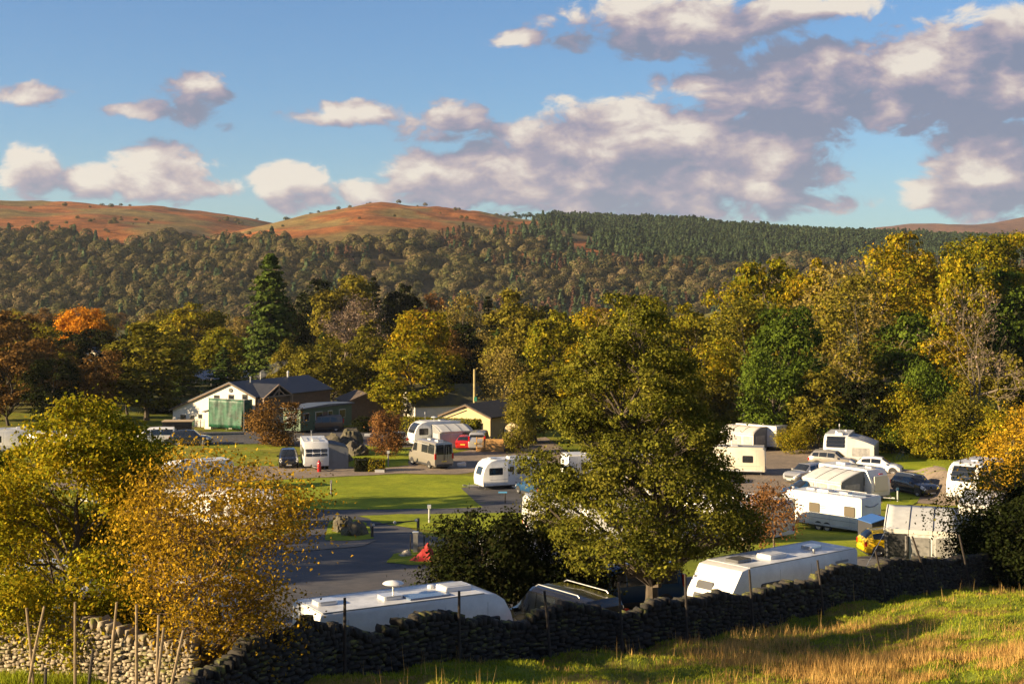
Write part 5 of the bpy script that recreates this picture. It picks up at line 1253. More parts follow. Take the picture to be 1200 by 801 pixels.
vehicle('hatch', 'pale_car', 'pale car peeping out left of the rounded caravan', 'car', G(468, 520), 98, P_SIL)
k8 = off(G(371, 551), -78, -3.0, 0)
caravan('caravan', 'white caravan with three dark front windows beside the rocks', k8, -78, 6.2, 2.65, 2.35, 'boxy', windows=[(-1,.55,.72,.5,.74),(-1,.80,.93,.5,.74),(-1,.2,.34,.5,.74)], front=3, roof=[('big',.75,0),('skylight',.45,0),('mast',.9,-.2),('rail',.5,0)])
awning('awning', 'grey awning leaning off the caravan beside the rocks', off(k8, -78, .9, 1.15), -78, 3.6, 1.9, 2.45, 2.0, mat('dark_awning_top', (.05,.055,.06), .7), FABG, FABG, 2, False)
vehicle('suv', 'black_car', 'black car left of the three-windowed caravan', 'car', G(338, 546), -80, P_BLK)
gb = MB().lathe([(.001,0),(.16,0),(.17,.08),(.17,.62),(.12,.74),(.06,.78),(.06,.86),(.001,.87)], (0,0,0), n=14).build('gas_bottle', P_RED, None, True); gb.location = G(374, 553); tag(gb, 'red gas bottle in front of the three-windowed caravan', 'gas bottle'); gb.scale = (1.2, 1.2, 1.3)
vehicle('suv', 'dark_grey_car', 'dark grey estate car below the white house', 'car', G(224, 521), 2, P_DGY)
vehicle('mpv', 'bronze_van', 'bronze van parked against the green lodge', 'van', G(378, 505), 196, P_BRN)
# vehicles and caravans glimpsed between the leaves
GL = [(14,150,15,'curvy','white caravan glimpsed at the far left edge above the oak'),(70,146,-12,'curvy','white caravan behind the top of the left oak'),(122,140,20,'boxy','white caravan glimpsed left of the dark grey car'),
 (148,112,160,'boxy','white caravan glimpsed in the middle of the left oak'),(228,122,215,'curvy','rounded caravan behind the top of the golden tree'),(190,104,172,'boxy','white caravan showing through the golden tree'),(278,100,168,'curvy','white caravan behind the right half of the golden tree'),
 (98,56,28,'boxy','caravan in shade seen under the left oak'),(196,50,25,'boxy','bright caravan end behind the trunk of the golden tree'),
 (668,97,8,'curvy','white caravan showing through the left of the alder'),(700,128,15,'boxy','white caravan high behind the alder crown'),(748,126,-10,'boxy','second white caravan high behind the alder crown'),
 (800,112,170,'curvy','white caravan behind the right of the alder crown'),(836,92,150,'boxy','white caravan behind the lower right of the alder'),(740,90,10,'curvy','white caravan behind the middle of the alder'),(640,70,20,'boxy','caravan in shade under the alder beside the dark bush')]
for (px, Yd, hd, pf, lab) in GL:
    caravan('caravan', lab, Vector(atY(px, Yd)), hd, 6.2, 2.6, 2.28, pf, windows=[(1,.2,.34,.5,.74),(1,.6,.74,.5,.74),(-1,.2,.34,.5,.74),(-1,.62,.76,.5,.74)], front=3, roof=[('skylight',.35,0),('big',.65,0)])
vehicle('mpv', 'white_van', 'white van glimpsed behind the left oak beside the dark trailer', 'van', G(180, 521), 190, P_WHT)

# ------------------------------------------------------------------ buildings
def gable_house(name, label, loc, heading, prof, y0, y1, wallm, roofm, over=.35, th=.12, cat='building', roofboards=None):
    """prof: [(x, z)...] from left eave over the ridge to the right eave; gable wall at local y0"""
    root = thing(name, label, cat, loc, R(heading)); a, r_, c = prof
    mb = MB(); pr = [(a[0], -.4), (a[0], a[1]), (r_[0], r_[1]), (c[0], c[1]), (c[0], -.4)]
    mb.v = [(x, y0, z) for x, z in pr] + [(x, y1, z) for x, z in pr]
    mb.f = [tuple(range(5)), tuple(range(9, 4, -1))] + [(k, 5 + k, 5 + (k+1) % 5, (k+1) % 5) for k in range(5)]
    mb.build('wall', wallm, root)
    for (e, nm) in ((a, 'left'), (c, 'right')):
        d_ = Vector((e[0] - r_[0], e[1] - r_[1])); d_ = d_ / d_.length; e2 = (e[0] + d_.x * over, e[1] + d_.y * over); nn = Vector((-d_.y, d_.x)); 
        if nn.y < 0: nn = -nn
        g0 = .02; P4 = [(r_[0] + nn.x*0, r_[1] + .02), e2, (e2[0] + nn.x*th, e2[1] + nn.y*th), (r_[0], r_[1] + .02 + th/max(.3, nn.y))]
        m = MB(); m.v = [(x, y0 - over, z + g0) for x, z in P4] + [(x, y1 + over, z + g0) for x, z in P4]
        m.f = [(0,1,2,3), (7,6,5,4)] + [(k, 4 + k, 4 + (k+1) % 4, (k+1) % 4) for k in range(4)]; m.build('roof', roofm, root)
        b_ = MB(); P5 = [(x, z - .14) for x, z in P4[:2]] + [P4[1], P4[0]]
        b_.v = [(x, y0 - over - .03, z + g0) for x, z in P5] + [(x, y0 - over + .02, z + g0) for x, z in P5]; b_.f = [(0,1,2,3), (7,6,5,4)] + [(k, 4+k, 4+(k+1) % 4, (k+1) % 4) for k in range(4)]; b_.build('bargeboard', TIMBER, root)
    return root
def win(root, x, z, w_, h_, y, name='window', m=GLASS, fr=TRIM):
    f_ = MB().panel((x, y, z), (1,0,0), (0,0,1), w_/2 + .07, h_/2 + .07, .05, .02).build(name + '_frame' if name == 'window' else name, fr, root)
    MB().panel((x, y - .05, z), (1,0,0), (0,0,1), w_/2, h_/2, .025, .01).build('pane', m, f_)
HP = Vector((-34.8, 176.0, hz(-34.8, 176.0)))
house = gable_house('white_house', 'white rendered house with long sloping roof and slate ridge', HP, -30, [(-9.6, 2.0), (0, 5.65), (3.9, 4.1)], 0, 15.0, RENDERW, SLATE, .35)
def hx(px):       # local x on the gable wall plane seen at a photo column
    k = (px - 600) / F; return (k * HP.y - HP.x) / (.866 + .5 * k)
def hh(row, x): return -(row - HOR) / F * (HP.y - .5 * x) - HP.z
for (px, row, w_, h_, nm) in [(254,467,.75,.75,'window'),(271,465.5,.75,.55,'window'),(287,465,.7,.5,'window'),(214.7,492,.75,1.25,'window'),(225.4,489,.5,.5,'window'),(234.6,487.5,.5,.4,'window'),(243.6,496.5,.8,1.9,'door')]:
    x = hx(px); win(house, x, max(.95 if nm == 'door' else 0, hh(row, x)), w_, h_, -.01, nm, GLASS if nm != 'door' else TIMBER)
MB().lathe([(.001,0),(.28,0),(.28,.06),(.2,.08),(.001,.08)], (0,0,0), 'Y', 14).build('round_vent', TRIM, house).location = (hx(270.6), -.1, hh(457, 0))
pm_ = MB().box((-2.35, -.8, 1.1), (1.0, 1.6, 2.2)).build('porch', RENDERW, house); MB().box((-2.4, -.85, 2.28), (1.4, 1.9, .12), M=Matrix.Rotation(R(-14), 3, 'Y')).build('porch_roof', SLATE, pm_)
rl = MB().box((-5.6, -1.0, 1.05), (4.4, .05, .05)).box((-5.6, -1.0, .55), (4.4, .04, .04))
for k in range(8): rl.box((-7.8 + k*.628, -1.0, .5), (.05, .05, 1.1))
rl.build('railing', WOODP, house)
# cross gable with open timber truss
cg = MB(); A0, A1, ap = (.6, 4.0), (5.8, 4.0), (3.1, 5.55)
xo = 5.0
cg.v = [(1.0, .3, 4.0), (xo, .3, 4.0), (1.0, 3.1, 5.5), (xo, 3.1, 5.5), (1.0, 5.9, 4.0), (xo, 5.9, 4.0)]; cg.v += [(a, b_, c - .12) for a, b_, c in cg.v]
cg.f = [(0,1,3,2), (2,3,5,4), (7,6,8,9), (9,8,10,11), (1,7,9,3), (3,9,11,5), (0,2,8,6), (2,4,10,8), (0,6,7,1), (4,5,11,10)]
cg.build('cross_gable_roof', SLATE, house)
tr_ = mat('pale_timber', (.27,.19,.13), .8, var=.3)
for (p, q) in [((.3,3.95),(3.1,5.42)),((5.9,3.95),(3.1,5.42)),((.5,4.05),(5.7,4.05)),((3.1,4.0),(3.1,5.35)),((1.9,4.05),(3.1,4.9)),((4.3,4.05),(3.1,4.9))]:
    MB().tube([(xo + .05, p[0], p[1]), (xo + .05, q[0], q[1])], .10, 4).build('truss_beam', tr_, house)
for y in (.4, 5.8): MB().box((xo - .1, y, 2.0), (.22, .22, 4.0)).build('post', tr_, house)
MB().box((4.5, 3.1, 2.9), (.1, 5.2, 2.0)).build('boarded_wall', TIMBER, house)
MB().lathe([(.14,0),(.14,.7),(.18,.72),(.18,.8),(.10,.95),(.001,1.0)], (.1, 11.0, 5.6), n=10).build('chimney_pot', HEADL, house)
MB().lathe([(.09,0),(.09,.9),(.14,.92),(.14,1.0),(.001,1.05)], (.6, 3.0, 5.3), n=8).build('flue', STEEL, house)
for k in range(1): MB().tube([(0.1, 5.5, 5.7), (.1, 5.5, 6.7)], .025, 4).build('aerial', STEEL, house)
MB().box((3.96, 10.4, 2.0), (.10, 9.0, 4.1)).build('boarded_wall', TIMBER, house)
MB().box((3.96, .15, 2.0), (.08, .4, 4.1)).build('boarded_wall', TIMBER, house)
# green sheeting on scaffold poles in front of the gable
sc_ = thing('sheeted_scaffold', 'green sheeted scaffold covering the right part of the white gable', 'scaffold', HP, R(-30)); mb = MB(); n = 26
def sheet_pt(s, z):
    L1 = 5.5
    y = -2.1 + .07 * math.sin(s * 3.3 + z * .7) + .05 * math.sin(s * 7.1 - z); return (-1.75 + s, y, z) if s < L1 else (-1.75 + L1 + .05 * math.sin(s * 5), -2.1 + (s - L1), z)
for i in range(n + 1):
    for j in range(9): mb.v.append(sheet_pt(i * 7.3 / n, .35 + j * 3.5 / 8))
for i in range(n):
    for j in range(8): mb.f.append((i*9+j, (i+1)*9+j, (i+1)*9+j+1, i*9+j+1))
so = mb.build('green_sheet', mat('green_sheeting', (.007,.090,.042), .55, var=.7, vscale=1.3, bump=.5, bscale=3), sc_, True); so.modifiers.new('cloth', 'SOLIDIFY').thickness = .02
for x in (-1.8, 1.0, 3.8):
    MB().tube([(x, -1.95, 0), (x, -1.95, 4.0)], .03, 6).build('scaffold_pole', STEEL, sc_)
MB().tube([(-1.9, -1.98, 3.88), (3.9, -1.98, 3.88)], .03, 6).build('scaffold_pole', STEEL, sc_)
# smoke
sm = bpy.data.materials.new('smoke'); sm.use_nodes = True; t = NT(sm.node_tree); t.n.clear(); pv = t.node('ShaderNodeVolumePrincipled'); tcn = t.node('ShaderNodeTexCoord')
nz = t.noise(tcn.outputs['Object'], .9, 4, .6, .6); t.l.new(t.mapr(nz, .46, .70, 0, .40), pv.inputs['Density']); pv.inputs['Color'].default_value = (.9,.9,.92,1)
ou = t.node('ShaderNodeOutputMaterial'); t.l.new(pv.outputs[0], ou.inputs['Volume'])
MB().tube([(0,0,0),(.9,.3,.5),(2.0,.5,.9),(3.4,.9,1.7),(5.2,1.3,2.6)], [.12,.3,.5,.7,.3], 10).build('smoke', sm, None, True).location = Vector((-33.6, 178.5, -12.6))
tag(bpy.data.objects['smoke'], 'pale wisp of smoke drifting over the slate roof', kind='stuff')
# green lodge
LG = thing('green_lodge', 'green park lodge with flat blue-grey roof beside the house', 'building', Vector(atY(352, 170)), R(55))
gr_ = mat('green_cladding', (.06,.11,.06), .6, var=.2, vscale=2)
MB().box((4.6, 1.4, 1.6), (9.2, 2.8, 2.6)).build('wall', gr_, LG); MB().prism([(-.3,2.9),(-.3,3.0),(4.6,3.25),(9.5,3.1),(9.5,3.0)], -.25, 3.05, .02, .02).build('roof', mat('blue_grey_roof', (.10,.12,.15), .5, var=.3), LG)
for x, w_ in ((1.0,.8),(3.2,1.1),(5.2,.7),(7.4,1.0)): win(LG, x, 1.9, w_, .9, -.02, 'window', GLASS, HEADL)
MB().box((4.3, -.05, 1.3), (.8, .1, 2.0)).build('door', TIMBER, LG)
o = MB().panel((-.02, 1.4, 1.8), (0,-1,0), (0,0,1), .8, .6, .04, .03).build('window_frame', HEADL, LG); MB().panel((-.06, 1.4, 1.8), (0,-1,0), (0,0,1), .7, .5, .03, .02).build('pane', GLASSG, o)
# dark cabin, mossy-roofed house, cream cabin
gable_house('dark_cabin', 'dark brown cabin in shade right of the green lodge', Vector(atY(430, 186)), 20, [(-2.6, 2.6), (0, 3.6), (2.6, 2.6)], 0, 6, TIMBER, mat('brown_roof', (.10,.07,.05), .8, var=.4), .3)
mh_ = gable_house('mossy_roofed_house', 'low house with mossy dark roof and white gable behind the hedge', Vector(atY(486, 186)), -68, [(-4.4, 2.1), (0, 4.6), (3.2, 2.4)], -1.0, 8.5, RENDERW, mat('mossy_slate', (.05,.05,.035), .9, var=.4, col2=(.12,.105,.03), vscale=.8), .4)
win(mh_, .3, 1.6, .9, .9, -1.02)
cc = gable_house('cream_cabin', 'cream gabled cabin behind the clipped hedge', Vector(atY(547, 166)), -33, [(-3.6, 2.45), (0, 3.75), (3.3, 2.5)], 0, 8.5, mat('cream_boards', (.50,.40,.20), .7, var=.15, vscale=2), mat('dark_felt_roof', (.055,.048,.04), .9, var=.4), .35)
MB().box((-1.7, -.38, 2.78), (3.0, .05, .10), M=Matrix.Rotation(R(-19.5), 3, 'Y')).build('dark_gap', TRIM, cc); win(cc, 1.6, 1.3, 1.2, .8, -.02)
fh = gable_house('far_white_house', 'white house glimpsed between the brown and orange trees', Vector(atY(106, 247)), -15, [(-3.5, 5.0), (0, 7.4), (3.5, 5.0)], 0, 8, CREAMP, SLATE, .3)
for x in (-1.6, 1.2):
    for z in (4.2, 1.8): win(fh, x, z, .9, 1.2, -.02)
MB().box((0, 5, 7.6), (.7, .7, 1.0)).build('chimney', RENDERW, fh)
# solar panels in rows on the field behind the house
for k, (p0, p1, Y0, Y1) in enumerate([(224,248,284,291),(226,277,277,294),(231,292,268,285),(249,292,264,277)]):
    a = atY(p0, Y0); b_ = atY(p1, Y1); d_ = (b_ - a); L_ = Vector((d_.x, d_.y)).length; rt = thing('solar_panel_row', ['shortest farthest row of dark solar panels','second row of dark solar panels from the back','third long row of dark solar panels','nearest row of dark solar panels behind the roof'][k], 'solar panels', a, math.atan2(d_.y, d_.x)); n = max(3, int(L_ / 2.1))
    me = MB().box((0,0,0), (2.0, 1.9, .06), M=Matrix.Rotation(R(28), 3, 'X')).mesh('panel', mat('dark_solar_panel', (.03,.035,.05), .25, spec=.8))
    for i in range(n):
        o = link_mesh('panel', me, rt); o.location = (1 + i * L_ / n, 0, 1.35)
    fr = MB()
    for i in range(n + 1): fr.tube([(i * L_ / n, .3, 0), (i * L_ / n, .3, 1.3)], .06, 4, False)
    fr.tube([(0, 0, 1.25), (L_, 0, 1.25)], .06, 4).build('support_frame', STEEL, rt)
# clipped hedge
def leafy_box(name, label, loc, heading, sx, sy, sz, n, size, m, cat='hedge', core=(.02,.022,.008)):
    root = thing(name, label, cat, loc, R(heading)); r = np.random.default_rng(int(sx * 100 + sy * 10)); P = r.uniform(-1, 1, (n, 3)) * np.array([sx, sy, sz]) / 2; ax = r.choice(3, n, p=[.2, .45, .35]); sg = r.choice([-1, 1], n)
    Nn = np.zeros((n, 3)); Nn[np.arange(n), ax] = sg; P[np.arange(n), ax] = sg * (np.array([sx, sy, sz]) / 2)[ax] + r.normal(size=n) * size * .35; P[:, 2] += sz / 2; Nn += r.normal(size=(n, 3)) * .5 + np.array([0, 0, .2])
    v, f = leaf_quads(P, Nn, size, r); link_mesh('leaves', np_mesh('leaves', v, f, m), root)
    MB().box((0, 0, sz * .48), (sx * .93, sy * .88, sz * .93)).build('hedge_body', mat('hedge_shade_wood', core, .95, var=.5, vscale=4), root); return root
h0, h1_ = atY(472, 161), atY(561, 158); leafy_box('clipped_hedge', 'long clipped yellow-green hedge in front of the cream cabin', (h0 + h1_) / 2, math.degrees(math.atan2(h1_.y - h0.y, h1_.x - h0.x)), (h1_ - h0).length, 1.8, 2.75, 9000, .16, L_YGREEN)
leafy_box('low_hedge', 'dark square-cut hedge right of the mossy rocks', G(425, 552), 8, 1.5, 1.3, 1.2, 1500, .12, L_DARK)
leafy_box('low_hedge', 'golden-brown square-cut hedge block at the track edge', G(441, 552), 8, 1.55, 1.3, 1.15, 1500, .12, L_GREENGOLD)
tag(MB().box((0,0,.14), (.9,.35,.28)).build('kerb_marker', HEADL), 'white block at the foot of the golden-brown hedge', 'marker block').location = G(445, 553.5)
tag(MB().prism([(-.45,0),(-.45,.35),(.3,.5),(.45,.35),(.45,0)], -.25, .25, .05, .05).build('white_stone', HEADL), 'white painted stone right of the campervan', 'stone').location = G(541, 547)
# wooden pole, pod, decking
wp = thing('wooden_pole', 'tall pale wooden pole with green box before the dark trees', 'pole', Vector(atY(556, 172)), 0); MB().tube([(0,0,-.3),(0,0,7.6)], [.19,.14], 9).build('shaft', mat('lit_pole_wood', (.42,.33,.14), .8, var=.3), wp); MB().box((.12,-.2,4.0), (.35,.25,.5)).build('green_box', mat('green_box', (.03,.22,.13), .5), wp)
pd = thing('wooden_pod', 'round-fronted pale wooden pod behind the pine decking', 'pod', Vector(atY(600, 158)), R(-25)); pw = mat('pod_boards', (.50,.40,.24), .7, var=.2, vscale=3)
MB().lathe([(.001, 0), (.5, 0), (1.0, -.02), (1.02, .1)], (0, 0, 1.45), 'Y', 24).build('round_front', pw, pd); MB().lathe([(1.06, -.12), (1.08, .1), (1.08, 3.2), (.001, 3.22)], (0, 0, 1.45), 'Y', 24).build('barrel', TIMBER, pd)
MB().panel((.05, -.03, 1.35), (1,0,0), (0,0,1), .22, .6, .03, .03).build('door', TIMBER, pd); MB().panel((.05, -.06, 1.6), (1,0,0), (0,0,1), .12, .16, .03, .03).build('window', GLASS, pd); MB().box((0, 1.6, .2), (1.6, 3.0, .4)).build('base', TIMBER, pd)
dk = thing('pine_decking', 'new orange pine decking with steps and boarded sides', 'decking', G(581, 528), R(-8)); dk.scale = (1.08, 1.08, 1.08)
for k in range(8): MB().box((-.1, -1.0, .12 + k*.155), (1.9, .03, .135)).build('board', PINE, dk)
for k in range(9): MB().box((1.1 + k*.155, -.72, .62), (.13, .03, 1.2)).build('board', TIMBER, dk)
for x, y in ((-1.1,-1.05),(.9,-1.05),(-1.1,.9),(2.5,-.75),(-1.75,-1.05)): MB().box((x, y, .72), (.11, .11, 1.45)).build('post', PINE, dk)
MB().box((.6, .2, .45), (3.6, 2.0, .08)).build('deck', PINE, dk)
for k in range(3): MB().box((-1.45, -.9 - k*.02, .08 + k*.16), (.62 - k*.05, .5 - k*.12 + .3, .06)).build('step', PINE, dk)
for z in (.8, 1.35): MB().box((-1.43, -1.06, z), (.75, .04, .09)).build('rail', PINE, dk)

# ------------------------------------------------------------------ rocks
ROCK = mat('mossy_rock', (.095,.080,.062), .95, var=.5, vscale=1.0, bump=1.0, bscale=3, col2=(.075,.068,.028), mott=.35)
def rock(loc, sx, sy, sz, label, seed, m=ROCK):
    bm = bmesh.new(); bmesh.ops.create_icosphere(bm, subdivisions=4, radius=1); 
    for v in bm.verts:
        p = v.co; k = 1 + (float(fbm(p.x*1.5 + seed + p.z, p.y*1.5 + p.z*1.3, 5, seed)) - .5) * 1.2; k = round(k * 9) / 9 * .6 + k * .4; q = p * k; v.co = Vector((q.x*sx, q.y*sy, max(-.2, q.z)*sz))
    me = bpy.data.meshes.new('boulder'); bm.to_mesh(me); bm.free(); me.materials.append(m); me.polygons.foreach_set('use_smooth', [True]*len(me.polygons)); me.set_sharp_from_angle(angle=R(30)); o = bpy.data.objects.new('boulder', me); COL.objects.link(o); o.location = loc; o.rotation_euler.z = seed
    return tag(o, label, 'boulder')
rock(G(389, 531), 1.9, 1.3, 1.7, 'broad grey boulder behind the three-windowed caravan', 3); rock(G(408, 529), 1.5, 1.4, 2.1, 'tallest mossy boulder of the rocks', 5); rock(G(418, 533), 1.5, 1.2, 1.4, 'dark boulder on the right of the rocks', 8)
rock(G(402, 540), 1.6, 1.1, .9, 'low mossy boulder at the foot of the rocks', 11); rock(G(403, 623), 1.3, .8, 1.15, 'lit boulder left of the barrier', 14); rock(G(416, 627), 1.0, .8, .8, 'dark boulder by the left end of the barrier', 17)
rock(G(475, 652), .35, .3, .35, 'small pale stone by the service post', 19, mat('pale_stone', (.40,.36,.28), .9, var=.3))
rock(G(366, 534), 1.4, 1.0, .5, 'flat mossy rock left of the rocks', 23)

# ------------------------------------------------------------------ posts, barrier, service point, odds and ends
def small(name, label, cat, loc, rz=0): return thing(name, label, cat, loc, R(rz))
MK = mat('marker_grey', (.20,.19,.18), .8)
for (px, row, h_, lab, cap) in [(388,580,1.15,'short grey post at the edge of the bright lawn',MK),(503,613,1.25,'white-topped marker post on the small lawn',HEADL),(455,547,1.5,'post with round white number plate by the golden hedge',HEADL),(1052,588,1.1,'white post with blue top beside the blinded caravan',P_BLU),(238,527,1.3,'pale post below the dark grey car',MK),(432,551,.9,'small white post behind the golden hedge',HEADL),(385,525,.7,'white post on the rocks',HEADL)]:
    o = small('marker_post', lab, 'post', G(px, row)); MB().tube([(0,0,-.2),(0,0,h_)], .07, 8).build('post', HEADL if px in (1052,385,503) else MK, o); MB().box((0,-.02,h_ - .05), (.26 if 'plate' in lab or 'topped' in lab else .17, .14, .26)).build('cap', cap, o)
o = small('road_barrier', 'low black pole barrier across the camp road', 'barrier', G(436, 630), math.degrees(math.atan2((G(490,627) - G(436,630)).y, (G(490,627) - G(436,630)).x))); Lb = (G(490, 627) - G(436, 630)).length
MB().tube([(0,0,.85),(Lb,0,.85)], .045, 6).build('pole', TRIM, o)
for x in (0, Lb): MB().box((x,0,.5), (.14,.14,1.0)).build('post', TRIM, o)
for x in (.05, Lb*.48, Lb*.95): MB().lathe([(.001,-.05),(.10,-.04),(.10,.04),(.001,.05)], (x,-.06,.87), 'Y', 10).build('reflector', HEADL, o)
o = small('service_point', 'grey water service point with cabinet and two posts', 'service point', G(487, 648)); o.scale = (.8, .8, .8); MB().box((0,0,.75), (.34,.26,1.5)).build('cabinet', MK, o); MB().prism([(-.24,1.5),(-.2,1.58),(.2,1.58),(.24,1.5)], -.18, .18, .02, .02).build('cap', HEADL, o); MB().tube([(-.38,0,0),(-.38,0,1.35)], .035, 6).build('post', WOODP, o); MB().tube([(.62,.2,0),(.62,.2,1.2)], .05, 6).build('post', WOODP, o); MB().box((.5,.05,.25), (.7,.5,.5)).build('planter', mat('planter', (.16,.12,.08), .9, var=.3), o)
rd = small('red_tarpaulin', 'red tarpaulin tied up like a small tent beside the dark bush', 'tarpaulin', G(498, 658)); mb = MB(); n = 22
for j, (rr, z) in enumerate([(1.35,0),(1.0,.28),(.62,.62),(.45,.9),(.28,1.15),(.05,1.42)]):
    for k in range(n):
        a = 2*math.pi*k/n; q = rr * (1 + .16*math.sin(a*5 + j*.6) + .08*math.sin(a*9)); mb.v.append((q*math.cos(a)*.95 + .25*(z/1.4), q*math.sin(a)*.5, z))
for j in range(5):
    for k in range(n): mb.f.append((j*n + k, j*n + (k+1) % n, (j+1)*n + (k+1) % n, (j+1)*n + k))
mb.f.append(tuple(5*n + k for k in range(n))); rd.scale = (.65, .65, .75); mb.build('cloth', mat('red_cloth', (.32,.008,.006), .6, bump=.4, bscale=5), rd, True)
bk = small('bicycle', 'bicycle lying by the white hatchback', 'bicycle', G(1055, 541), 20)
for x in (-.52, .52):
    a = MB()
    a.tube([(x + .33*math.cos(2*math.pi*k/18), 0, .35 + .33*math.sin(2*math.pi*k/18)) for k in range(19)], .022, 5, False).build('wheel', RUB, bk)
MB().tube([(-.52,0,.35),(-.15,0,.85),(.35,0,.82),(-.05,0,.32),(-.52,0,.35)], .02, 5).tube([(.35,0,.82),(.52,0,.35)], .02, 5).tube([(-.15,0,.85),(-.05,0,.32)], .02, 5).build('frame', P_BLU, bk); MB().tube([(.33,-.25,1.0),(.33,.25,1.0)], .015, 5).tube([(.35,0,.82),(.33,0,1.0)], .015, 5).build('handlebar', TRIM, bk); MB().box((-.17,0,.93), (.24,.10,.05)).build('saddle', TRIM, bk)
for k, (px, row, lab) in enumerate([(352,513,'small white box on the yard before the lodge'),(431,508,'white marker stone on the yard by the dark cabin'),(118,0,'')][:2]):
    o = MB().prism([(-.4,0),(-.36,.3),(.36,.32),(.4,0)], -.2, .2, .04, .04).build('white_box', HEADL); o.location = G(px, row + 3); tag(o, lab, 'box')
tr = small('box_trailer', 'dark box trailer with tan top left of the dark grey car', 'trailer', Vector(atY(209, 168)), 3); MB().prism([(-1.7,.45),(-1.75,1.7),(1.75,1.7),(1.7,.45)], -.9, .9, .03, .03).build('box', P_BLK, tr); MB().box((0,0,1.75), (3.6,1.95,.08)).build('lid', mat('tan_cover', (.40,.30,.18), .8), tr)
for x in (-.5, .5):
    for sd in (1, -1): wheel(tr, x, sd*.95, .3, sd)
MB().tube([(1.7,0,.5),(2.8,0,.5)], .04, 5).build('drawbar', STEEL, tr)
bn_ = small('hookup_hose', 'blue-headed tap post and hose beside the hardstanding', 'tap', G(592, 590)); MB().tube([(0,0,0),(0,0,.9)], .05, 6).build('post', WOODP, bn_); MB().box((-.2,0,.92), (.7,.14,.1)).build('tap_head', mat('blue_plastic', (.10,.35,.6), .4), bn_)
fr_ = small('field_gate_rail', 'thin wooden rail fence in front of the shaded wood', 'fence', Vector(atY(1000, 150)), 4)
for k in range(6): MB().box((k*2.2, 0, .55), (.10,.10,1.2)).build('post', WOODP, fr_)
for z in (.5, 1.0): MB().box((5.5, -.07, z), (11.2, .04, .10)).build('rail', WOODP, fr_)

# ------------------------------------------------------------------ foreground grass (stuff)
def blades(name, label, n, reg, hlo, hhi, wd, m, lean=.35, clump=None, seed=1, need=None):
    r = np.random.default_rng(seed); X = r.uniform(reg[0], reg[1], n); Y = r.uniform(reg[2], reg[3], n)
    xw_ = np.interp(Y, mwy, mwx); keep = (X > xw_ + .25) & (np.abs(X / Y) < .43)
    if clump: c_ = fbm(X * clump[0], Y * clump[0], 3, seed + 50); keep &= c_ > clump[1]
    if need is not None: keep &= need(X, Y, r)
    X, Y = X[keep], Y[keep]; Z = height(X, Y) - .01; k = len(X); h_ = r.uniform(hlo, hhi, k) * (1.0 if not clump else .6 + .4 * np.clip((c_[keep] - clump[1]) * 8, 0, 1.6))
    a = r.uniform(0, 6.283, k); ln = r.normal(size=k) * lean * h_; w_ = wd * r.uniform(.6, 1.4, k); p = np.stack([X, Y, Z], 1); dx = np.stack([np.cos(a), np.sin(a), 0*a], 1)
    q = np.stack([-np.sin(a), np.cos(a), 0*a], 1); tip = p + np.stack([0*a, 0*a, h_], 1) + q * ln[:, None] + dx * (r.normal(size=k) * lean * .6 * h_)[:, None]
    V = np.stack([p - dx * w_[:, None] / 2, p + dx * w_[:, None] / 2, tip], 1).reshape(-1, 3); Fc = np.arange(k * 3).reshape(-1, 3)
    o = link_mesh(name, np_mesh(name, V, Fc, m)); tag(o, label, kind='stuff'); return o
L_GRASS = leafmat('grass_blades', [(.09,.13,.010), (.15,.19,.015), (.22,.23,.02), (.27,.22,.05)], .35, patch=.35, pscale=.8)
L_STRAW = leafmat('straw_blades', [(.20,.11,.03), (.32,.19,.06), (.42,.27,.09), (.25,.20,.06)], .35, patch=.35, pscale=.8)
blades('short_grass', 'short green pasture grass in the foreground field', 420000, (-11, 24, 26, 62), .04, .13, .022, L_GRASS, .5, seed=1)
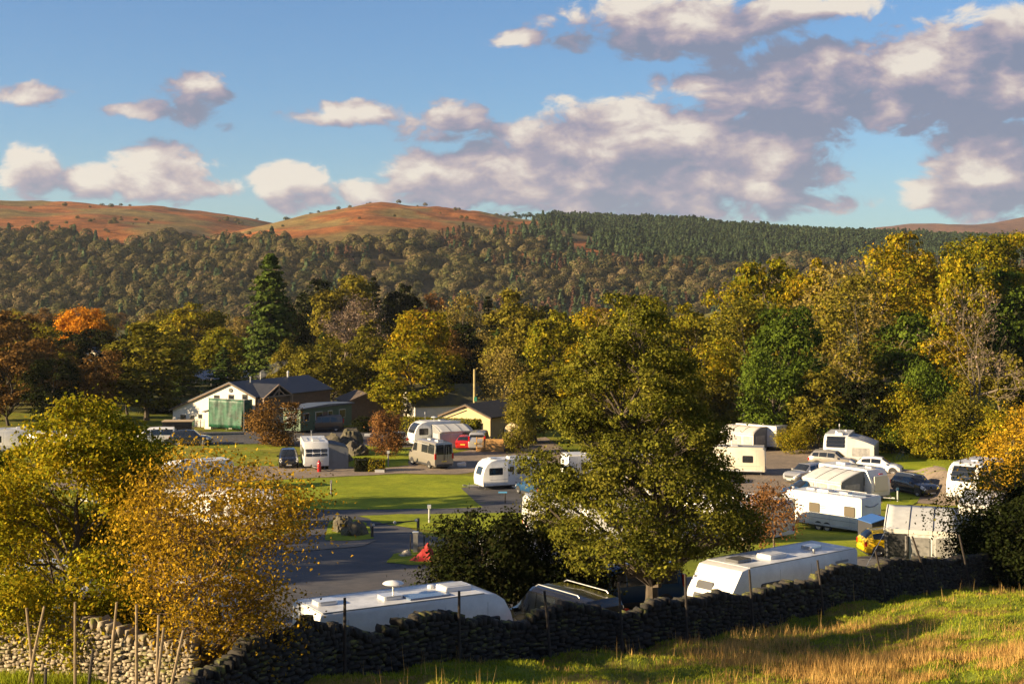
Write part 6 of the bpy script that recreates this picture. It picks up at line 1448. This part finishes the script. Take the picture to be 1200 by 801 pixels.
blades('tall_straw_grass', 'tall orange straw-coloured grass at the lower right', 170000, (3, 22, 28, 52), .18, .50, .020, L_STRAW, .35, (.35, .47), 2, need=lambda X, Y, r: (PX(X, Y) > 790 + 200 * r.uniform(size=len(X))) & (ROW(height(X, Y), Y) > 730 + 34 * r.uniform(size=len(X))))
blades('seed_stalks', 'thin dry seed stalks standing against the shaded wall', 2600, (-4, 22, 33, 56), .45, .85, .016, L_STRAW, .18, (.5, .55), 3)
blades('straw_grass', 'scattered straw tufts in the foreground field', 60000, (-6, 24, 28, 60), .12, .32, .018, L_STRAW, .4, (.9, .60), 4)
# rough grass in front of the sunlit wall, inside the corner of the walls
r = np.random.default_rng(77); n = 60000; X = r.uniform(-16, -5, n); Y = r.uniform(26, 37, n); xw_ = np.interp(Y, mwy, mwx); yw_ = np.interp(X, lwx, lwy); kp = (X < xw_ - .3) & (Y < yw_ - .2); X, Y = X[kp], Y[kp]; k = len(X); p = np.stack([X, Y, height(X, Y)], 1); a = r.uniform(0, 6.28, k)
dx = np.stack([np.cos(a), np.sin(a), 0*a], 1) * .012; tip = p + np.stack([r.normal(size=k) * .06, r.normal(size=k) * .06, r.uniform(.08, .32, k)], 1)
o = link_mesh('rough_grass', np_mesh('rough_grass', np.stack([p - dx, p + dx, tip], 1).reshape(-1, 3), np.arange(k * 3).reshape(-1, 3), L_GRASS)); tag(o, 'rough grass in front of the sunlit wall', kind='stuff')

# ------------------------------------------------------------------ haze
hzm = bpy.data.materials.new('haze'); hzm.use_nodes = True; t = NT(hzm.node_tree); t.n.clear(); pv = t.node('ShaderNodeVolumePrincipled'); pv.inputs['Color'].default_value = (.82,.90,1.0,1); pv.inputs['Density'].default_value = 0.00004; pv.inputs['Anisotropy'].default_value = 0.2
ou = t.node('ShaderNodeOutputMaterial'); t.l.new(pv.outputs[0], ou.inputs['Volume'])
hb = MB().box((0, 3000, 140), (8400, 6400, 420)).build('haze', hzm); tag(hb, kind='stuff', label='thin autumn haze')
